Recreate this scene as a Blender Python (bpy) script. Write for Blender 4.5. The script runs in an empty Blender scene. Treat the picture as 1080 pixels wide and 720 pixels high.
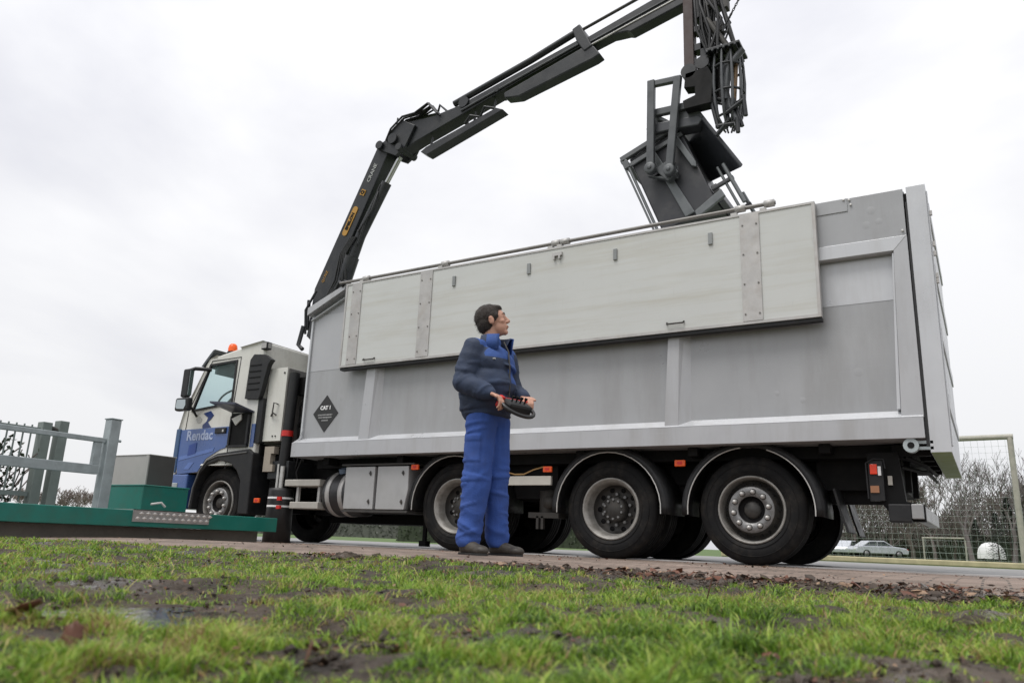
import bpy, bmesh, math, random
import numpy as np
from mathutils import Vector, Matrix, noise
R = math.radians
random.seed(7)
C = bpy.context.scene.collection
S = bpy.context.scene

# ---------------------------------------------------------------- camera
cd = bpy.data.cameras.new('camera')
cam = bpy.data.objects.new('camera', cd)
C.objects.link(cam)
S.camera = cam
yaw, pit, rol = -0.5482, 0.2519, 0.0390
fw = Vector((math.sin(yaw) * math.cos(pit), math.cos(yaw) * math.cos(pit), math.sin(pit)))
rt = Vector((math.cos(yaw), -math.sin(yaw), 0))
up = rt.cross(fw)
r2 = rt * math.cos(rol) + up * math.sin(rol)
u2 = -rt * math.sin(rol) + up * math.cos(rol)
M = Matrix(((r2.x, u2.x, -fw.x, 1.9428), (r2.y, u2.y, -fw.y, -7.4951), (r2.z, u2.z, -fw.z, 0.1307), (0, 0, 0, 1)))
cam.matrix_world = M
cd.sensor_width = 36
cd.lens = 819.12 / 1080 * 36
cd.clip_start = 0.02
cd.clip_end = 3000
cd.dof.use_dof = True
cd.dof.focus_distance = 7.5
cd.dof.aperture_fstop = 6.3
CAM = Vector((1.9428, -7.4951, 0.1307))

# ---------------------------------------------------------------- sky: overcast
W = bpy.data.worlds.new('World')
S.world = W
W.use_nodes = True
nt = W.node_tree
nt.nodes.clear()
N = nt.nodes.new
out = N('ShaderNodeOutputWorld')
sky = N('ShaderNodeTexSky')
sky.sky_type = 'NISHITA'
sky.sun_disc = False
sky.sun_elevation = R(63)
sky.sun_rotation = R(200)
b1 = N('ShaderNodeBackground')
b1.inputs[1].default_value = 0.10
nt.links.new(sky.outputs[0], b1.inputs[0])
tc = N('ShaderNodeTexCoord')
mp = N('ShaderNodeMapping')
mp.inputs['Scale'].default_value = (1.0, 1.0, 2.2)
nt.links.new(tc.outputs['Generated'], mp.inputs[0])
nz = N('ShaderNodeTexNoise')
nz.inputs['Scale'].default_value = 1.7
nz.inputs['Detail'].default_value = 6
nz.inputs['Roughness'].default_value = 0.5
nz.inputs['Distortion'].default_value = 0.3
nt.links.new(mp.outputs[0], nz.inputs[0])
cr = N('ShaderNodeValToRGB')
cr.color_ramp.elements[0].position = 0.36
cr.color_ramp.elements[0].color = (0.70, 0.705, 0.76, 1)
cr.color_ramp.elements[1].position = 0.58
cr.color_ramp.elements[1].color = (0.93, 0.93, 0.945, 1)
nt.links.new(nz.outputs[0], cr.inputs[0])
sx = N('ShaderNodeSeparateXYZ')
nt.links.new(tc.outputs['Generated'], sx.inputs[0])
mr = N('ShaderNodeMapRange')          # overcast sky is brighter towards the zenith
mr.inputs['From Min'].default_value = 0.0
mr.inputs['From Max'].default_value = 1.0
mr.inputs['To Min'].default_value = 0.93
mr.inputs['To Max'].default_value = 1.45
nt.links.new(sx.outputs[2], mr.inputs[0])
b2 = N('ShaderNodeBackground')
nt.links.new(cr.outputs[0], b2.inputs[0])
nt.links.new(mr.outputs[0], b2.inputs[1])
mx = N('ShaderNodeMixShader')
mx.inputs[0].default_value = 0.95
nt.links.new(b1.outputs[0], mx.inputs[1])
nt.links.new(b2.outputs[0], mx.inputs[2])
nt.links.new(mx.outputs[0], out.inputs[0])

sl = bpy.data.lights.new('sun', 'SUN')
sl.energy = 2.1
sl.angle = R(28)
sl.color = (1, 0.97, 0.93)
so = bpy.data.objects.new('sun', sl)
C.objects.link(so)
sd = Vector((math.sin(R(200)) * math.cos(R(63)), math.cos(R(200)) * math.cos(R(63)), math.sin(R(63))))
so.rotation_euler = sd.to_track_quat('Z', 'Y').to_euler()
so.location = (0, -10, 20)

S.view_settings.view_transform = 'Standard'
S.view_settings.look = 'None'
S.view_settings.exposure = 0.0
S.view_settings.gamma = 1


# ---------------------------------------------------------------- materials
def pm(name, col, rough=0.5, metal=0.0, var=0.12, scale=6.0, bump=0.0, bscale=40.0, spec=0.5,
       dirt=None, dirt_amt=0.3, streak=(1, 1, 1), coat=0.0, rvar=0.12, scr=0.0):
    m = bpy.data.materials.new(name)
    m.use_nodes = True
    t = m.node_tree
    b = t.nodes['Principled BSDF']
    L = t.links.new
    b.inputs['Metallic'].default_value = metal
    b.inputs['Specular IOR Level'].default_value = spec
    b.inputs['Coat Weight'].default_value = coat
    co = t.nodes.new('ShaderNodeTexCoord')
    n1 = t.nodes.new('ShaderNodeTexNoise')
    n1.inputs['Scale'].default_value = scale
    n1.inputs['Detail'].default_value = 7
    n1.inputs['Roughness'].default_value = 0.62
    L(co.outputs['Object'], n1.inputs[0])
    r = t.nodes.new('ShaderNodeValToRGB')
    lo = tuple(c * (1 - var) for c in col) + (1,)
    hi = tuple(min(1, c * (1 + var)) for c in col) + (1,)
    r.color_ramp.elements[0].position = 0.3
    r.color_ramp.elements[0].color = lo
    r.color_ramp.elements[1].position = 0.7
    r.color_ramp.elements[1].color = hi
    L(n1.outputs[0], r.inputs[0])
    last = r.outputs[0]
    if dirt:
        mp_ = t.nodes.new('ShaderNodeMapping')
        mp_.inputs['Scale'].default_value = streak
        L(co.outputs['Object'], mp_.inputs[0])
        n2 = t.nodes.new('ShaderNodeTexNoise')
        n2.inputs['Scale'].default_value = scale * 0.7
        n2.inputs['Detail'].default_value = 8
        n2.inputs['Roughness'].default_value = 0.7
        L(mp_.outputs[0], n2.inputs[0])
        r3 = t.nodes.new('ShaderNodeValToRGB')
        r3.color_ramp.elements[0].position = 0.48
        r3.color_ramp.elements[0].color = (0, 0, 0, 1)
        r3.color_ramp.elements[1].position = 0.8
        r3.color_ramp.elements[1].color = (dirt_amt,) * 3 + (1,)
        L(n2.outputs[0], r3.inputs[0])
        mi = t.nodes.new('ShaderNodeMixRGB')
        L(r3.outputs[0], mi.inputs[0])
        L(last, mi.inputs[1])
        mi.inputs[2].default_value = tuple(dirt) + (1,)
        last = mi.outputs[0]
    if scr:            # fine scratches and rub marks
        for sc_, tr_, col2, pos in (((0.7, 0.7, 22), 5.0, tuple(min(1, c * 1.35) for c in col), 0.66), ((26, 26, 1.2), 2.2, tuple(c * 0.55 for c in col), 0.68)):
            mp2 = t.nodes.new('ShaderNodeMapping')
            mp2.inputs['Scale'].default_value = sc_
            mp2.inputs['Rotation'].default_value = (0, 0.12, 0)
            L(co.outputs['Object'], mp2.inputs[0])
            n5 = t.nodes.new('ShaderNodeTexNoise')
            n5.inputs['Scale'].default_value = tr_
            n5.inputs['Detail'].default_value = 6
            n5.inputs['Roughness'].default_value = 0.75
            L(mp2.outputs[0], n5.inputs[0])
            r5 = t.nodes.new('ShaderNodeValToRGB')
            r5.color_ramp.elements[0].position = pos - 0.05
            r5.color_ramp.elements[0].color = (0, 0, 0, 1)
            r5.color_ramp.elements[1].position = pos + 0.03
            r5.color_ramp.elements[1].color = (scr,) * 3 + (1,)
            L(n5.outputs[0], r5.inputs[0])
            mi5 = t.nodes.new('ShaderNodeMixRGB')
            L(r5.outputs[0], mi5.inputs[0])
            L(last, mi5.inputs[1])
            mi5.inputs[2].default_value = tuple(col2) + (1,)
            last = mi5.outputs[0]
    L(last, b.inputs['Base Color'])
    rr = t.nodes.new('ShaderNodeMapRange')
    rr.inputs['From Min'].default_value = 0.3
    rr.inputs['From Max'].default_value = 0.7
    rr.inputs['To Min'].default_value = max(0.02, rough - rvar)
    rr.inputs['To Max'].default_value = min(1, rough + rvar)
    L(n1.outputs[0], rr.inputs[0])
    L(rr.outputs[0], b.inputs['Roughness'])
    if bump:
        n3 = t.nodes.new('ShaderNodeTexNoise')
        n3.inputs['Scale'].default_value = bscale
        n3.inputs['Detail'].default_value = 5
        L(co.outputs['Object'], n3.inputs[0])
        bp = t.nodes.new('ShaderNodeBump')
        bp.inputs['Strength'].default_value = bump
        bp.inputs['Distance'].default_value = 0.02
        L(n3.outputs[0], bp.inputs['Height'])
        L(bp.outputs[0], b.inputs['Normal'])
    return m


silver = pm('silver_paint', (0.43, 0.435, 0.45), 0.36, 0.2, 0.06, 1.6, 0.08, 2.2, dirt=(0.24, 0.22, 0.195), dirt_amt=0.45, streak=(3, 3, 0.4), scr=0.35)
silver_hi = pm('silver_paint_pale', (0.53, 0.54, 0.56), 0.34, 0.2, 0.05, 2, 0.06, 2.5, dirt=(0.30, 0.28, 0.25), dirt_amt=0.35, streak=(4, 4, 0.5), scr=0.3)
silver_wall = pm('silver_wall_paint', (0.35, 0.355, 0.365), 0.36, 0.15, 0.06, 1.3, 0.16, 1.5, dirt=(0.20, 0.19, 0.175), dirt_amt=0.45, streak=(3, 3, 0.45), scr=0.3)
panelm = pm('cover_panel', (0.535, 0.545, 0.53), 0.45, 0, 0.035, 1.1, 0.05, 2, dirt=(0.33, 0.29, 0.19), dirt_amt=0.5, streak=(0.5, 0.5, 9), scr=0.35)
galv = pm('galvanised', (0.36, 0.40, 0.41), 0.45, 0.35, 0.16, 9, 0.03, 60)
strapm = pm('metal_strap', (0.44, 0.43, 0.42), 0.5, 0.3, 0.12, 7, dirt=(0.3, 0.25, 0.2), dirt_amt=0.5)
blackm = pm('black_chassis', (0.007, 0.007, 0.0075), 0.65, 0, 0.4, 6, 0.05, 30, spec=0.2, dirt=(0.035, 0.03, 0.027), dirt_amt=0.3)
plasticb = pm('black_plastic', (0.015, 0.0155, 0.017), 0.5, 0, 0.25, 10, spec=0.35, dirt=(0.06, 0.055, 0.048), dirt_amt=0.3)
rubber = pm('tyre_rubber', (0.010, 0.010, 0.0105), 0.75, 0, 0.3, 7, 0.06, 60, spec=0.2, dirt=(0.075, 0.064, 0.052), dirt_amt=0.45, scr=0.3)
rimm = pm('rim_grey', (0.30, 0.29, 0.27), 0.5, 0.3, 0.2, 12, dirt=(0.08, 0.065, 0.05), dirt_amt=0.8)
rimdark = pm('rim_dark', (0.05, 0.048, 0.045), 0.6, 0.2, 0.3, 12, dirt=(0.1, 0.08, 0.06), dirt_amt=0.5)
hubm = pm('hub_steel', (0.21, 0.21, 0.21), 0.4, 0.3, 0.25, 20, dirt=(0.06, 0.05, 0.045), dirt_amt=0.7)
edgem = pm('alloy_edge', (0.55, 0.54, 0.52), 0.4, 0.4, 0.1, 20)
cabw = pm('cab_cream', (0.60, 0.595, 0.55), 0.3, 0, 0.04, 3, coat=0.3, dirt=(0.36, 0.33, 0.27), dirt_amt=0.4, streak=(3, 3, 0.5), scr=0.2)
cabb = pm('cab_blue', (0.045, 0.10, 0.29), 0.3, 0, 0.06, 3, coat=0.4, dirt=(0.16, 0.2, 0.35), dirt_amt=0.35)
blued = pm('dark_blue', (0.012, 0.03, 0.13), 0.35, 0, 0.1, 4)
white = pm('white_print', (0.8, 0.8, 0.8), 0.5, 0, 0.03, 10)
greyt = pm('grey_print', (0.35, 0.35, 0.35), 0.5, 0, 0.03, 10)
palet = pm('pale_blue_print', (0.34, 0.40, 0.56), 0.5, 0, 0.03, 10)
orange = pm('orange_lens', (0.75, 0.09, 0.01), 0.25, 0, 0.1, 20)
redm = pm('red_plastic', (0.55, 0.02, 0.015), 0.35, 0, 0.1, 20)
yellowm = pm('yellow_sticker', (0.42, 0.22, 0.03), 0.4, 0, 0.1, 20)
greenm = pm('green_paint', (0.010, 0.165, 0.13), 0.38, 0, 0.12, 3, 0.05, 12, dirt=(0.05, 0.08, 0.055), dirt_amt=0.7, scr=0.25)
olive = pm('olive_underside', (0.20, 0.26, 0.07), 0.5, 0, 0.12, 5)
cranem = pm('crane_steel', (0.015, 0.017, 0.020), 0.42, 0.1, 0.25, 4, 0.04, 20, dirt=(0.10, 0.095, 0.085), dirt_amt=0.35, scr=0.25)
cranel = pm('crane_steel_light', (0.07, 0.074, 0.08), 0.4, 0.2, 0.2, 4, 0.04, 20, dirt=(0.18, 0.17, 0.15), dirt_amt=0.3)
chrome = pm('chrome_rod', (0.5, 0.5, 0.5), 0.2, 0.9, 0.05, 10)
rustm = pm('rusty_steel', (0.055, 0.036, 0.034), 0.6, 0.1, 0.25, 10)
binm = pm('bin_grey', (0.024, 0.025, 0.03), 0.45, 0, 0.12, 4, 0.04, 12, dirt=(0.16, 0.15, 0.14), dirt_amt=0.3)
binl = pm('bin_steel', (0.13, 0.138, 0.142), 0.42, 0.4, 0.15, 8, 0.03, 30)
hosem = pm('hose_rubber', (0.015, 0.015, 0.016), 0.45, 0, 0.2, 10)
stain = pm('stainless', (0.42, 0.41, 0.39), 0.38, 0.5, 0.08, 3, dirt=(0.2, 0.19, 0.17), dirt_amt=0.3)
staind = pm('stainless_dark', (0.085, 0.083, 0.08), 0.5, 0.3, 0.1, 3)
concrete = pm('old_concrete', (0.19, 0.17, 0.145), 0.8, 0, 0.2, 3, 0.3, 25, dirt=(0.08, 0.07, 0.05), dirt_amt=0.6)
checker = pm('chequer_alloy', (0.55, 0.53, 0.50), 0.35, 0.3, 0.2, 30)
barkm = pm('bark', (0.115, 0.10, 0.095), 0.85, 0, 0.25, 4)
barkd = pm('bark_brown', (0.12, 0.10, 0.09), 0.85, 0, 0.25, 4)
hedgem = pm('hedge_leaf', (0.03, 0.042, 0.02), 0.7, 0, 0.4, 6)
leafd = pm('dark_leaf', (0.03, 0.045, 0.022), 0.55, 0, 0.5, 12)
conif = pm('conifer_needles', (0.022, 0.035, 0.022), 0.7, 0, 0.3, 4)
deadleaf = pm('dead_leaf', (0.11, 0.038, 0.018), 0.6, 0, 0.55, 14)
goalm = pm('goal_post_paint', (0.37, 0.355, 0.30), 0.5, 0, 0.15, 6, dirt=(0.10, 0.16, 0.10), dirt_amt=0.6)
netm = pm('net_cord', (0.42, 0.48, 0.45), 0.7)
skin = pm('skin', (0.50, 0.27, 0.19), 0.5, 0, 0.08, 30, 0.05, 90)
hairm = pm('hair_brown', (0.022, 0.014, 0.009), 0.6, 0, 0.4, 60, 0.6, 180)
eyew = pm('eye_white', (0.7, 0.68, 0.65), 0.3)
jnavy = pm('jacket_navy', (0.026, 0.040, 0.078), 0.8, 0, 0.25, 5, 0.15, 90, dirt=(0.05, 0.06, 0.08), dirt_amt=0.4)
jblue = pm('jacket_blue', (0.035, 0.085, 0.28), 0.85, 0, 0.15, 7, 0.15, 90)
trou = pm('trouser_blue', (0.028, 0.075, 0.29), 0.85, 0, 0.18, 4, 0.15, 90, dirt=(0.05, 0.07, 0.16), dirt_amt=0.5)
seam = pm('seam_blue', (0.012, 0.045, 0.24), 0.8)
shoem = pm('shoe_leather', (0.04, 0.034, 0.028), 0.6, 0, 0.35, 14, dirt=(0.14, 0.12, 0.09), dirt_amt=0.5)
carm = pm('car_silver', (0.48, 0.50, 0.54), 0.3, 0.3, 0.04, 3, coat=0.5)
card = pm('car_dark', (0.05, 0.055, 0.065), 0.3, 0.2, 0.04, 3, coat=0.5)
brickm = pm('red_brick', (0.25, 0.09, 0.055), 0.8, 0, 0.15, 8)
roofm = pm('roof_tile', (0.10, 0.06, 0.05), 0.8, 0, 0.2, 5)
logm = pm('timber_edge', (0.46, 0.41, 0.26), 0.8, 0, 0.2, 5, dirt=(0.15, 0.17, 0.08), dirt_amt=0.4)
whitem = pm('white_canvas', (0.72, 0.72, 0.72), 0.6, 0, 0.05, 2)

glass = bpy.data.materials.new('window_glass')
glass.use_nodes = True
gb = glass.node_tree.nodes['Principled BSDF']
gb.inputs['Base Color'].default_value = (0.62, 0.78, 0.78, 1)
gb.inputs['Roughness'].default_value = 0.03
gb.inputs['Transmission Weight'].default_value = 0.9
gb.inputs['IOR'].default_value = 1.1
mirg = pm('mirror_glass', (0.45, 0.50, 0.50), 0.06, 1.0, 0.02, 5, rvar=0.02)
darkglass = pm('dark_glass', (0.04, 0.05, 0.055), 0.05, 0, 0.1, 5, rvar=0.02)


# ---------------------------------------------------------------- mesh helpers
class MB:
    def __init__(s):
        s.v, s.f, s.m, s.sm = [], [], [], []

    def add(s, vs, fs, mi=0, sm=False):
        o = len(s.v)
        s.v += [tuple(v) for v in vs]
        s.f += [tuple(i + o for i in f) for f in fs]
        s.m += [mi] * len(fs)
        s.sm += [sm] * len(fs)
        return s

    def box(s, a, b, mi=0, mat=None):
        x0, y0, z0 = a
        x1, y1, z1 = b
        vs = [(x0, y0, z0), (x1, y0, z0), (x1, y1, z0), (x0, y1, z0), (x0, y0, z1), (x1, y0, z1), (x1, y1, z1), (x0, y1, z1)]
        if mat: vs = [mat @ Vector(v) for v in vs]
        return s.add(vs, [(0, 3, 2, 1), (4, 5, 6, 7), (0, 1, 5, 4), (1, 2, 6, 5), (2, 3, 7, 6), (3, 0, 4, 7)], mi)

    def prism(s, poly, y0, y1, mi=0, axis='y'):
        def P(p, c):
            if axis == 'y': return (p[0], c, p[1])
            if axis == 'x': return (c, p[0], p[1])
            return (p[0], p[1], c)
        n = len(poly)
        vs = [P(p, y0) for p in poly] + [P(p, y1) for p in poly]
        fs = [tuple(range(n))[::-1], tuple(range(n, 2 * n))] + [(i, (i + 1) % n, (i + 1) % n + n, i + n) for i in range(n)]
        return s.add(vs, fs, mi)

    def tube(s, pts, r, n=8, mi=0, sm=True, caps=True):
        pts = [Vector(p) for p in pts]
        if not isinstance(r, (list, tuple)): r = [r] * len(pts)
        rings = []
        prevx = None
        for i, p in enumerate(pts):
            d = (pts[min(i + 1, len(pts) - 1)] - pts[max(i - 1, 0)])
            if d.length < 1e-9: d = Vector((0, 0, 1))
            d.normalize()
            if prevx is None:
                a = Vector((0, 0, 1)) if abs(d.z) < 0.9 else Vector((1, 0, 0))
                x = d.cross(a).normalized()
            else:
                x = (prevx - d * prevx.dot(d)).normalized()
            prevx = x
            y = d.cross(x)
            rings.append([p + (x * math.cos(2 * math.pi * k / n) + y * math.sin(2 * math.pi * k / n)) * r[i] for k in range(n)])
        vs = [v for rg in rings for v in rg]
        fs = []
        for i in range(len(pts) - 1):
            for k in range(n):
                a, b = i * n + k, i * n + (k + 1) % n
                fs.append((a, b, b + n, a + n))
        s.add(vs, fs, mi, sm)
        if caps and n > 3:
            s.add(rings[0], [tuple(range(n))[::-1]], mi)
            s.add(rings[-1], [tuple(range(n))], mi)
        return s

    def lathe(s, prof, c, axis='y', n=32, mi=0, sm=True):
        # prof: (radius, along-axis)
        vs = []
        for (r, h) in prof:
            for k in range(n):
                a = 2 * math.pi * k / n
                if axis == 'y': vs.append((c[0] + r * math.cos(a), c[1] + h, c[2] + r * math.sin(a)))
                elif axis == 'z': vs.append((c[0] + r * math.cos(a), c[1] + r * math.sin(a), c[2] + h))
                else: vs.append((c[0] + h, c[1] + r * math.cos(a), c[2] + r * math.sin(a)))
        fs = []
        for i in range(len(prof) - 1):
            for k in range(n):
                a, b = i * n + k, i * n + (k + 1) % n
                fs.append((a, b, b + n, a + n))
        return s.add(vs, fs, mi, sm)

    def bolt(s, c, r, h, mi=0, n=6):     # short cylinder sticking out along -y
        return s.lathe([(0.0001, -h), (r, -h), (r, 0)], c, 'y', n, mi, False)

    def build(s, name, mats, parent=None, org=(0, 0, 0), bevel=0, label=None):
        me = bpy.data.meshes.new(name)
        o_ = Vector(org)
        me.from_pydata([tuple(Vector(v) - o_) for v in s.v], [], s.f)
        if not isinstance(mats, (list, tuple)): mats = [mats]
        for m in mats: me.materials.append(m)
        me.polygons.foreach_set('material_index', s.m)
        me.polygons.foreach_set('use_smooth', s.sm)
        me.update()
        bm = bmesh.new()
        bm.from_mesh(me)
        bmesh.ops.recalc_face_normals(bm, faces=bm.faces)
        bm.to_mesh(me)
        bm.free()
        o = bpy.data.objects.new(name, me)
        C.objects.link(o)
        if parent:
            o.parent = parent
        if bevel:
            md = o.modifiers.new('bevel', 'BEVEL')
            md.width = bevel
            md.segments = 2
            md.limit_method = 'ANGLE'
            md.angle_limit = R(40)
        if label: o['label'] = label
        return o


def tag(o, label=None, cat=None, group=None, kind=None):
    if label: o['label'] = label
    if cat: o['category'] = cat
    if group: o['group'] = group
    if kind: o['kind'] = kind
    return o


def empty(name, loc=(0, 0, 0), parent=None):
    o = bpy.data.objects.new(name, None)
    o.empty_display_size = 0.2
    C.objects.link(o)
    o.location = loc
    if parent: o.parent = parent
    return o


def copy_tree(o, parent=None):
    c = o.copy()
    C.objects.link(c)
    if parent: c.parent = parent
    for ch in list(o.children): copy_tree(ch, c)
    return c


def text(name, s, size, loc, mat, parent, org=(0, 0, 0), rot=(math.pi / 2, 0, 0), sx=1.0, bold=0.0, spacing=1.0):
    cu = bpy.data.curves.new('t', 'FONT')
    cu.body = s
    cu.size = size
    cu.offset = bold
    cu.extrude = 0.0015
    cu.align_x = 'CENTER'
    cu.align_y = 'CENTER'
    cu.space_character = spacing
    cu.resolution_u = 3
    t = bpy.data.objects.new('t', cu)
    C.objects.link(t)
    dg = bpy.context.evaluated_depsgraph_get()
    me = bpy.data.meshes.new_from_object(t.evaluated_get(dg))
    bpy.data.objects.remove(t)
    me.name = name
    me.materials.clear()
    me.materials.append(mat)
    rm = Matrix.Rotation(rot[2], 4, 'Z') @ Matrix.Rotation(rot[1], 4, 'Y') @ Matrix.Rotation(rot[0], 4, 'X')
    me.transform(Matrix.Translation(Vector(loc) - Vector(org)) @ rm @ Matrix.Diagonal((sx, 1, 1, 1)))
    o = bpy.data.objects.new(name, me)
    C.objects.link(o)
    o.parent = parent
    return o


def arc(cx, cz, r, a0, a1, n, y):
    return [(cx + r * math.cos(R(a0 + (a1 - a0) * i / n)), y, cz + r * math.sin(R(a0 + (a1 - a0) * i / n))) for i in range(n + 1)]


# ================================================================ GROUND
_rg = np.random.default_rng(11)
_perm = np.tile(_rg.permutation(512), 3)
_ga = _rg.random(512) * 2 * np.pi
_gx, _gy = np.cos(_ga), np.sin(_ga)


def nzv(x, y, s, seed=0.0):
    """gradient noise on arrays (or numbers)"""
    X = np.asarray(x, float) * s + seed * 1.7 + 900.3
    Y = np.asarray(y, float) * s - seed * 2.3 + 900.7
    X, Y = np.broadcast_arrays(X, Y)
    xi, yi = np.floor(X).astype(int), np.floor(Y).astype(int)
    xf, yf = X - xi, Y - yi
    u = xf * xf * xf * (xf * (xf * 6 - 15) + 10)
    v = yf * yf * yf * (yf * (yf * 6 - 15) + 10)

    def g(ix, iy, dx, dy):
        h = _perm[_perm[ix & 511] + (iy & 511)] & 511
        return _gx[h] * dx + _gy[h] * dy
    a = g(xi, yi, xf, yf) * (1 - u) + g(xi + 1, yi, xf - 1, yf) * u
    b = g(xi, yi + 1, xf, yf - 1) * (1 - u) + g(xi + 1, yi + 1, xf - 1, yf - 1) * u
    return (a * (1 - v) + b * v) * 1.45


def grid(name, xs, ys, zf, mat):
    nx, ny = len(xs), len(ys)
    vs = [(x, y, zf(x, y)) for y in ys for x in xs]
    fs = [(j * nx + i, j * nx + i + 1, (j + 1) * nx + i + 1, (j + 1) * nx + i) for j in range(ny - 1) for i in range(nx - 1)]
    me = bpy.data.meshes.new(name)
    me.from_pydata(vs, [], fs)
    me.materials.append(mat)
    for p in me.polygons: p.use_smooth = True
    o = bpy.data.objects.new(name, me)
    C.objects.link(o)
    return o


field_m = pm('field_grass', (0.075, 0.125, 0.028), 0.9, 0, 0.3, 0.6, 0.3, 6)
g = MB().add([(-1500, -1500, -0.04), (1500, -1500, -0.04), (1500, 2500, -0.04), (-1500, 2500, -0.04)], [(0, 1, 2, 3)]).build('ground', field_m)
tag(g, kind='structure')


def paver_mat():
    m = bpy.data.materials.new('brick_paving')
    m.use_nodes = True
    t = m.node_tree
    L = t.links.new
    b = t.nodes['Principled BSDF']
    co = t.nodes.new('ShaderNodeTexCoord')
    br = t.nodes.new('ShaderNodeTexBrick')
    br.inputs['Scale'].default_value = 1.0
    br.inputs['Brick Width'].default_value = 0.21
    br.inputs['Row Height'].default_value = 0.105
    br.inputs['Mortar Size'].default_value = 0.006
    br.inputs['Color1'].default_value = (0.215, 0.165, 0.135, 1)
    br.inputs['Color2'].default_value = (0.31, 0.25, 0.21, 1)
    br.inputs['Mortar'].default_value = (0.055, 0.05, 0.04, 1)
    L(co.outputs['Object'], br.inputs['Vector'])
    n = t.nodes.new('ShaderNodeTexNoise')
    n.inputs['Scale'].default_value = 1.3
    n.inputs['Detail'].default_value = 10
    n.inputs['Roughness'].default_value = 0.7
    L(co.outputs['Object'], n.inputs[0])
    rp = t.nodes.new('ShaderNodeValToRGB')
    rp.color_ramp.elements[0].position = 0.35
    rp.color_ramp.elements[0].color = (0.55, 0.52, 0.48, 1)
    rp.color_ramp.elements[1].position = 0.7
    rp.color_ramp.elements[1].color = (1.2, 1.15, 1.15, 1)
    L(n.outputs[0], rp.inputs[0])
    mu = t.nodes.new('ShaderNodeMixRGB')
    mu.blend_type = 'MULTIPLY'
    mu.inputs[0].default_value = 1
    L(br.outputs[0], mu.inputs[1])
    L(rp.outputs[0], mu.inputs[2])
    L(mu.outputs[0], b.inputs['Base Color'])
    mr_ = t.nodes.new('ShaderNodeMapRange')
    mr_.inputs['From Min'].default_value = 0.3
    mr_.inputs['From Max'].default_value = 0.7
    mr_.inputs['To Min'].default_value = 0.62
    mr_.inputs['To Max'].default_value = 0.95
    L(n.outputs[0], mr_.inputs[0])
    L(mr_.outputs[0], b.inputs['Roughness'])
    bp = t.nodes.new('ShaderNodeBump')
    bp.inputs['Strength'].default_value = 0.7
    bp.inputs['Distance'].default_value = 0.01
    n4 = t.nodes.new('ShaderNodeTexNoise')
    n4.inputs['Scale'].default_value = 60
    L(co.outputs['Object'], n4.inputs[0])
    ad = t.nodes.new('ShaderNodeMath')
    ad.operation = 'SUBTRACT'
    L(n4.outputs[0], ad.inputs[0])
    L(br.outputs['Fac'], ad.inputs[1])
    L(ad.outputs[0], bp.inputs['Height'])
    L(bp.outputs[0], b.inputs['Normal'])
    return m


def road_z(x, y):
    if y < -2.8: t = (y + 4.6) / 1.8
    else: t = (0.0 - y) / 2.8
    t = max(0, min(1, t))
    return 0.034 * (3 * t * t - 2 * t ** 3)


pv = grid('brick_pavement', [-60, -30, -16] + [-12 + 0.5 * i for i in range(41)] + [12, 24, 60], [-4.12 + 0.1 * i for i in range(46)], road_z, paver_mat())
tag(pv, kind='structure')
asph = pm('wet_asphalt', (0.20, 0.195, 0.19), 0.5, 0, 0.2, 1.5, 0.1, 70, dirt=(0.12, 0.11, 0.1), dirt_amt=0.4)
rd = MB().add([(-80, 0.4, 0.004), (80, 0.4, 0.004), (80, 8.2, 0.004), (-80, 8.2, 0.004)], [(0, 1, 2, 3)]).build('road', asph)
tag(rd, kind='structure')
kerbm = pm('pale_kerb', (0.42, 0.41, 0.40), 0.6, 0, 0.12, 3)
kb = MB().box((-80, 0.36, -0.1), (80, 0.56, 0.012)).build('kerb_strip', kerbm)
tag(kb, kind='structure')
gv = MB().add([(-120, 8.2, 0.0), (120, 8.2, 0.0), (120, 140, 0.0), (-120, 140, 0.0)], [(0, 1, 2, 3)]).build('grass_field', field_m)
tag(gv, kind='structure')


# muddy lawn
def pix(px, py, z=0.0):        # where a sight line meets the ground plane
    d = fw * 819.12 + r2 * (px - 540) - u2 * (py - 360)
    k = (z - CAM.z) / d.z
    return CAM.x + d.x * k, CAM.y + d.y * k


PUD = [(*pix(80, 646), 0.12), (*pix(118, 640), 0.09), (*pix(215, 652), 0.10), (*pix(330, 658), 0.06), (*pix(640, 646), 0.08)]


PUD5 = PUD[:5]


def pud(x, y):
    v = 0.0
    for a, b, r_ in PUD5:
        v = v + np.exp(-((x - a) ** 2 + (y - b) ** 2) / (r_ * r_))
    return v


def mud_v(x, y):
    v = 0.62 * nzv(x, y, 1.25, 3.1) + 0.55 * nzv(x, y, 4.0, 7.7) + 0.50 * nzv(x, y, 11.5, 17.7)
    e = np.maximum(0.0, (y + 5.0)) * 1.5          # more mud by the pavement, on the right
    e = e * np.clip((x + 0.9) / 1.6, 0.08, 1)
    near = np.clip(1.5 - np.hypot(x - CAM.x, y - CAM.y), 0, 1)          # thicker turf on the near bank
    return v + e - 0.09 - 0.30 * near + 0.9 * pud(x, y)


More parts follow.
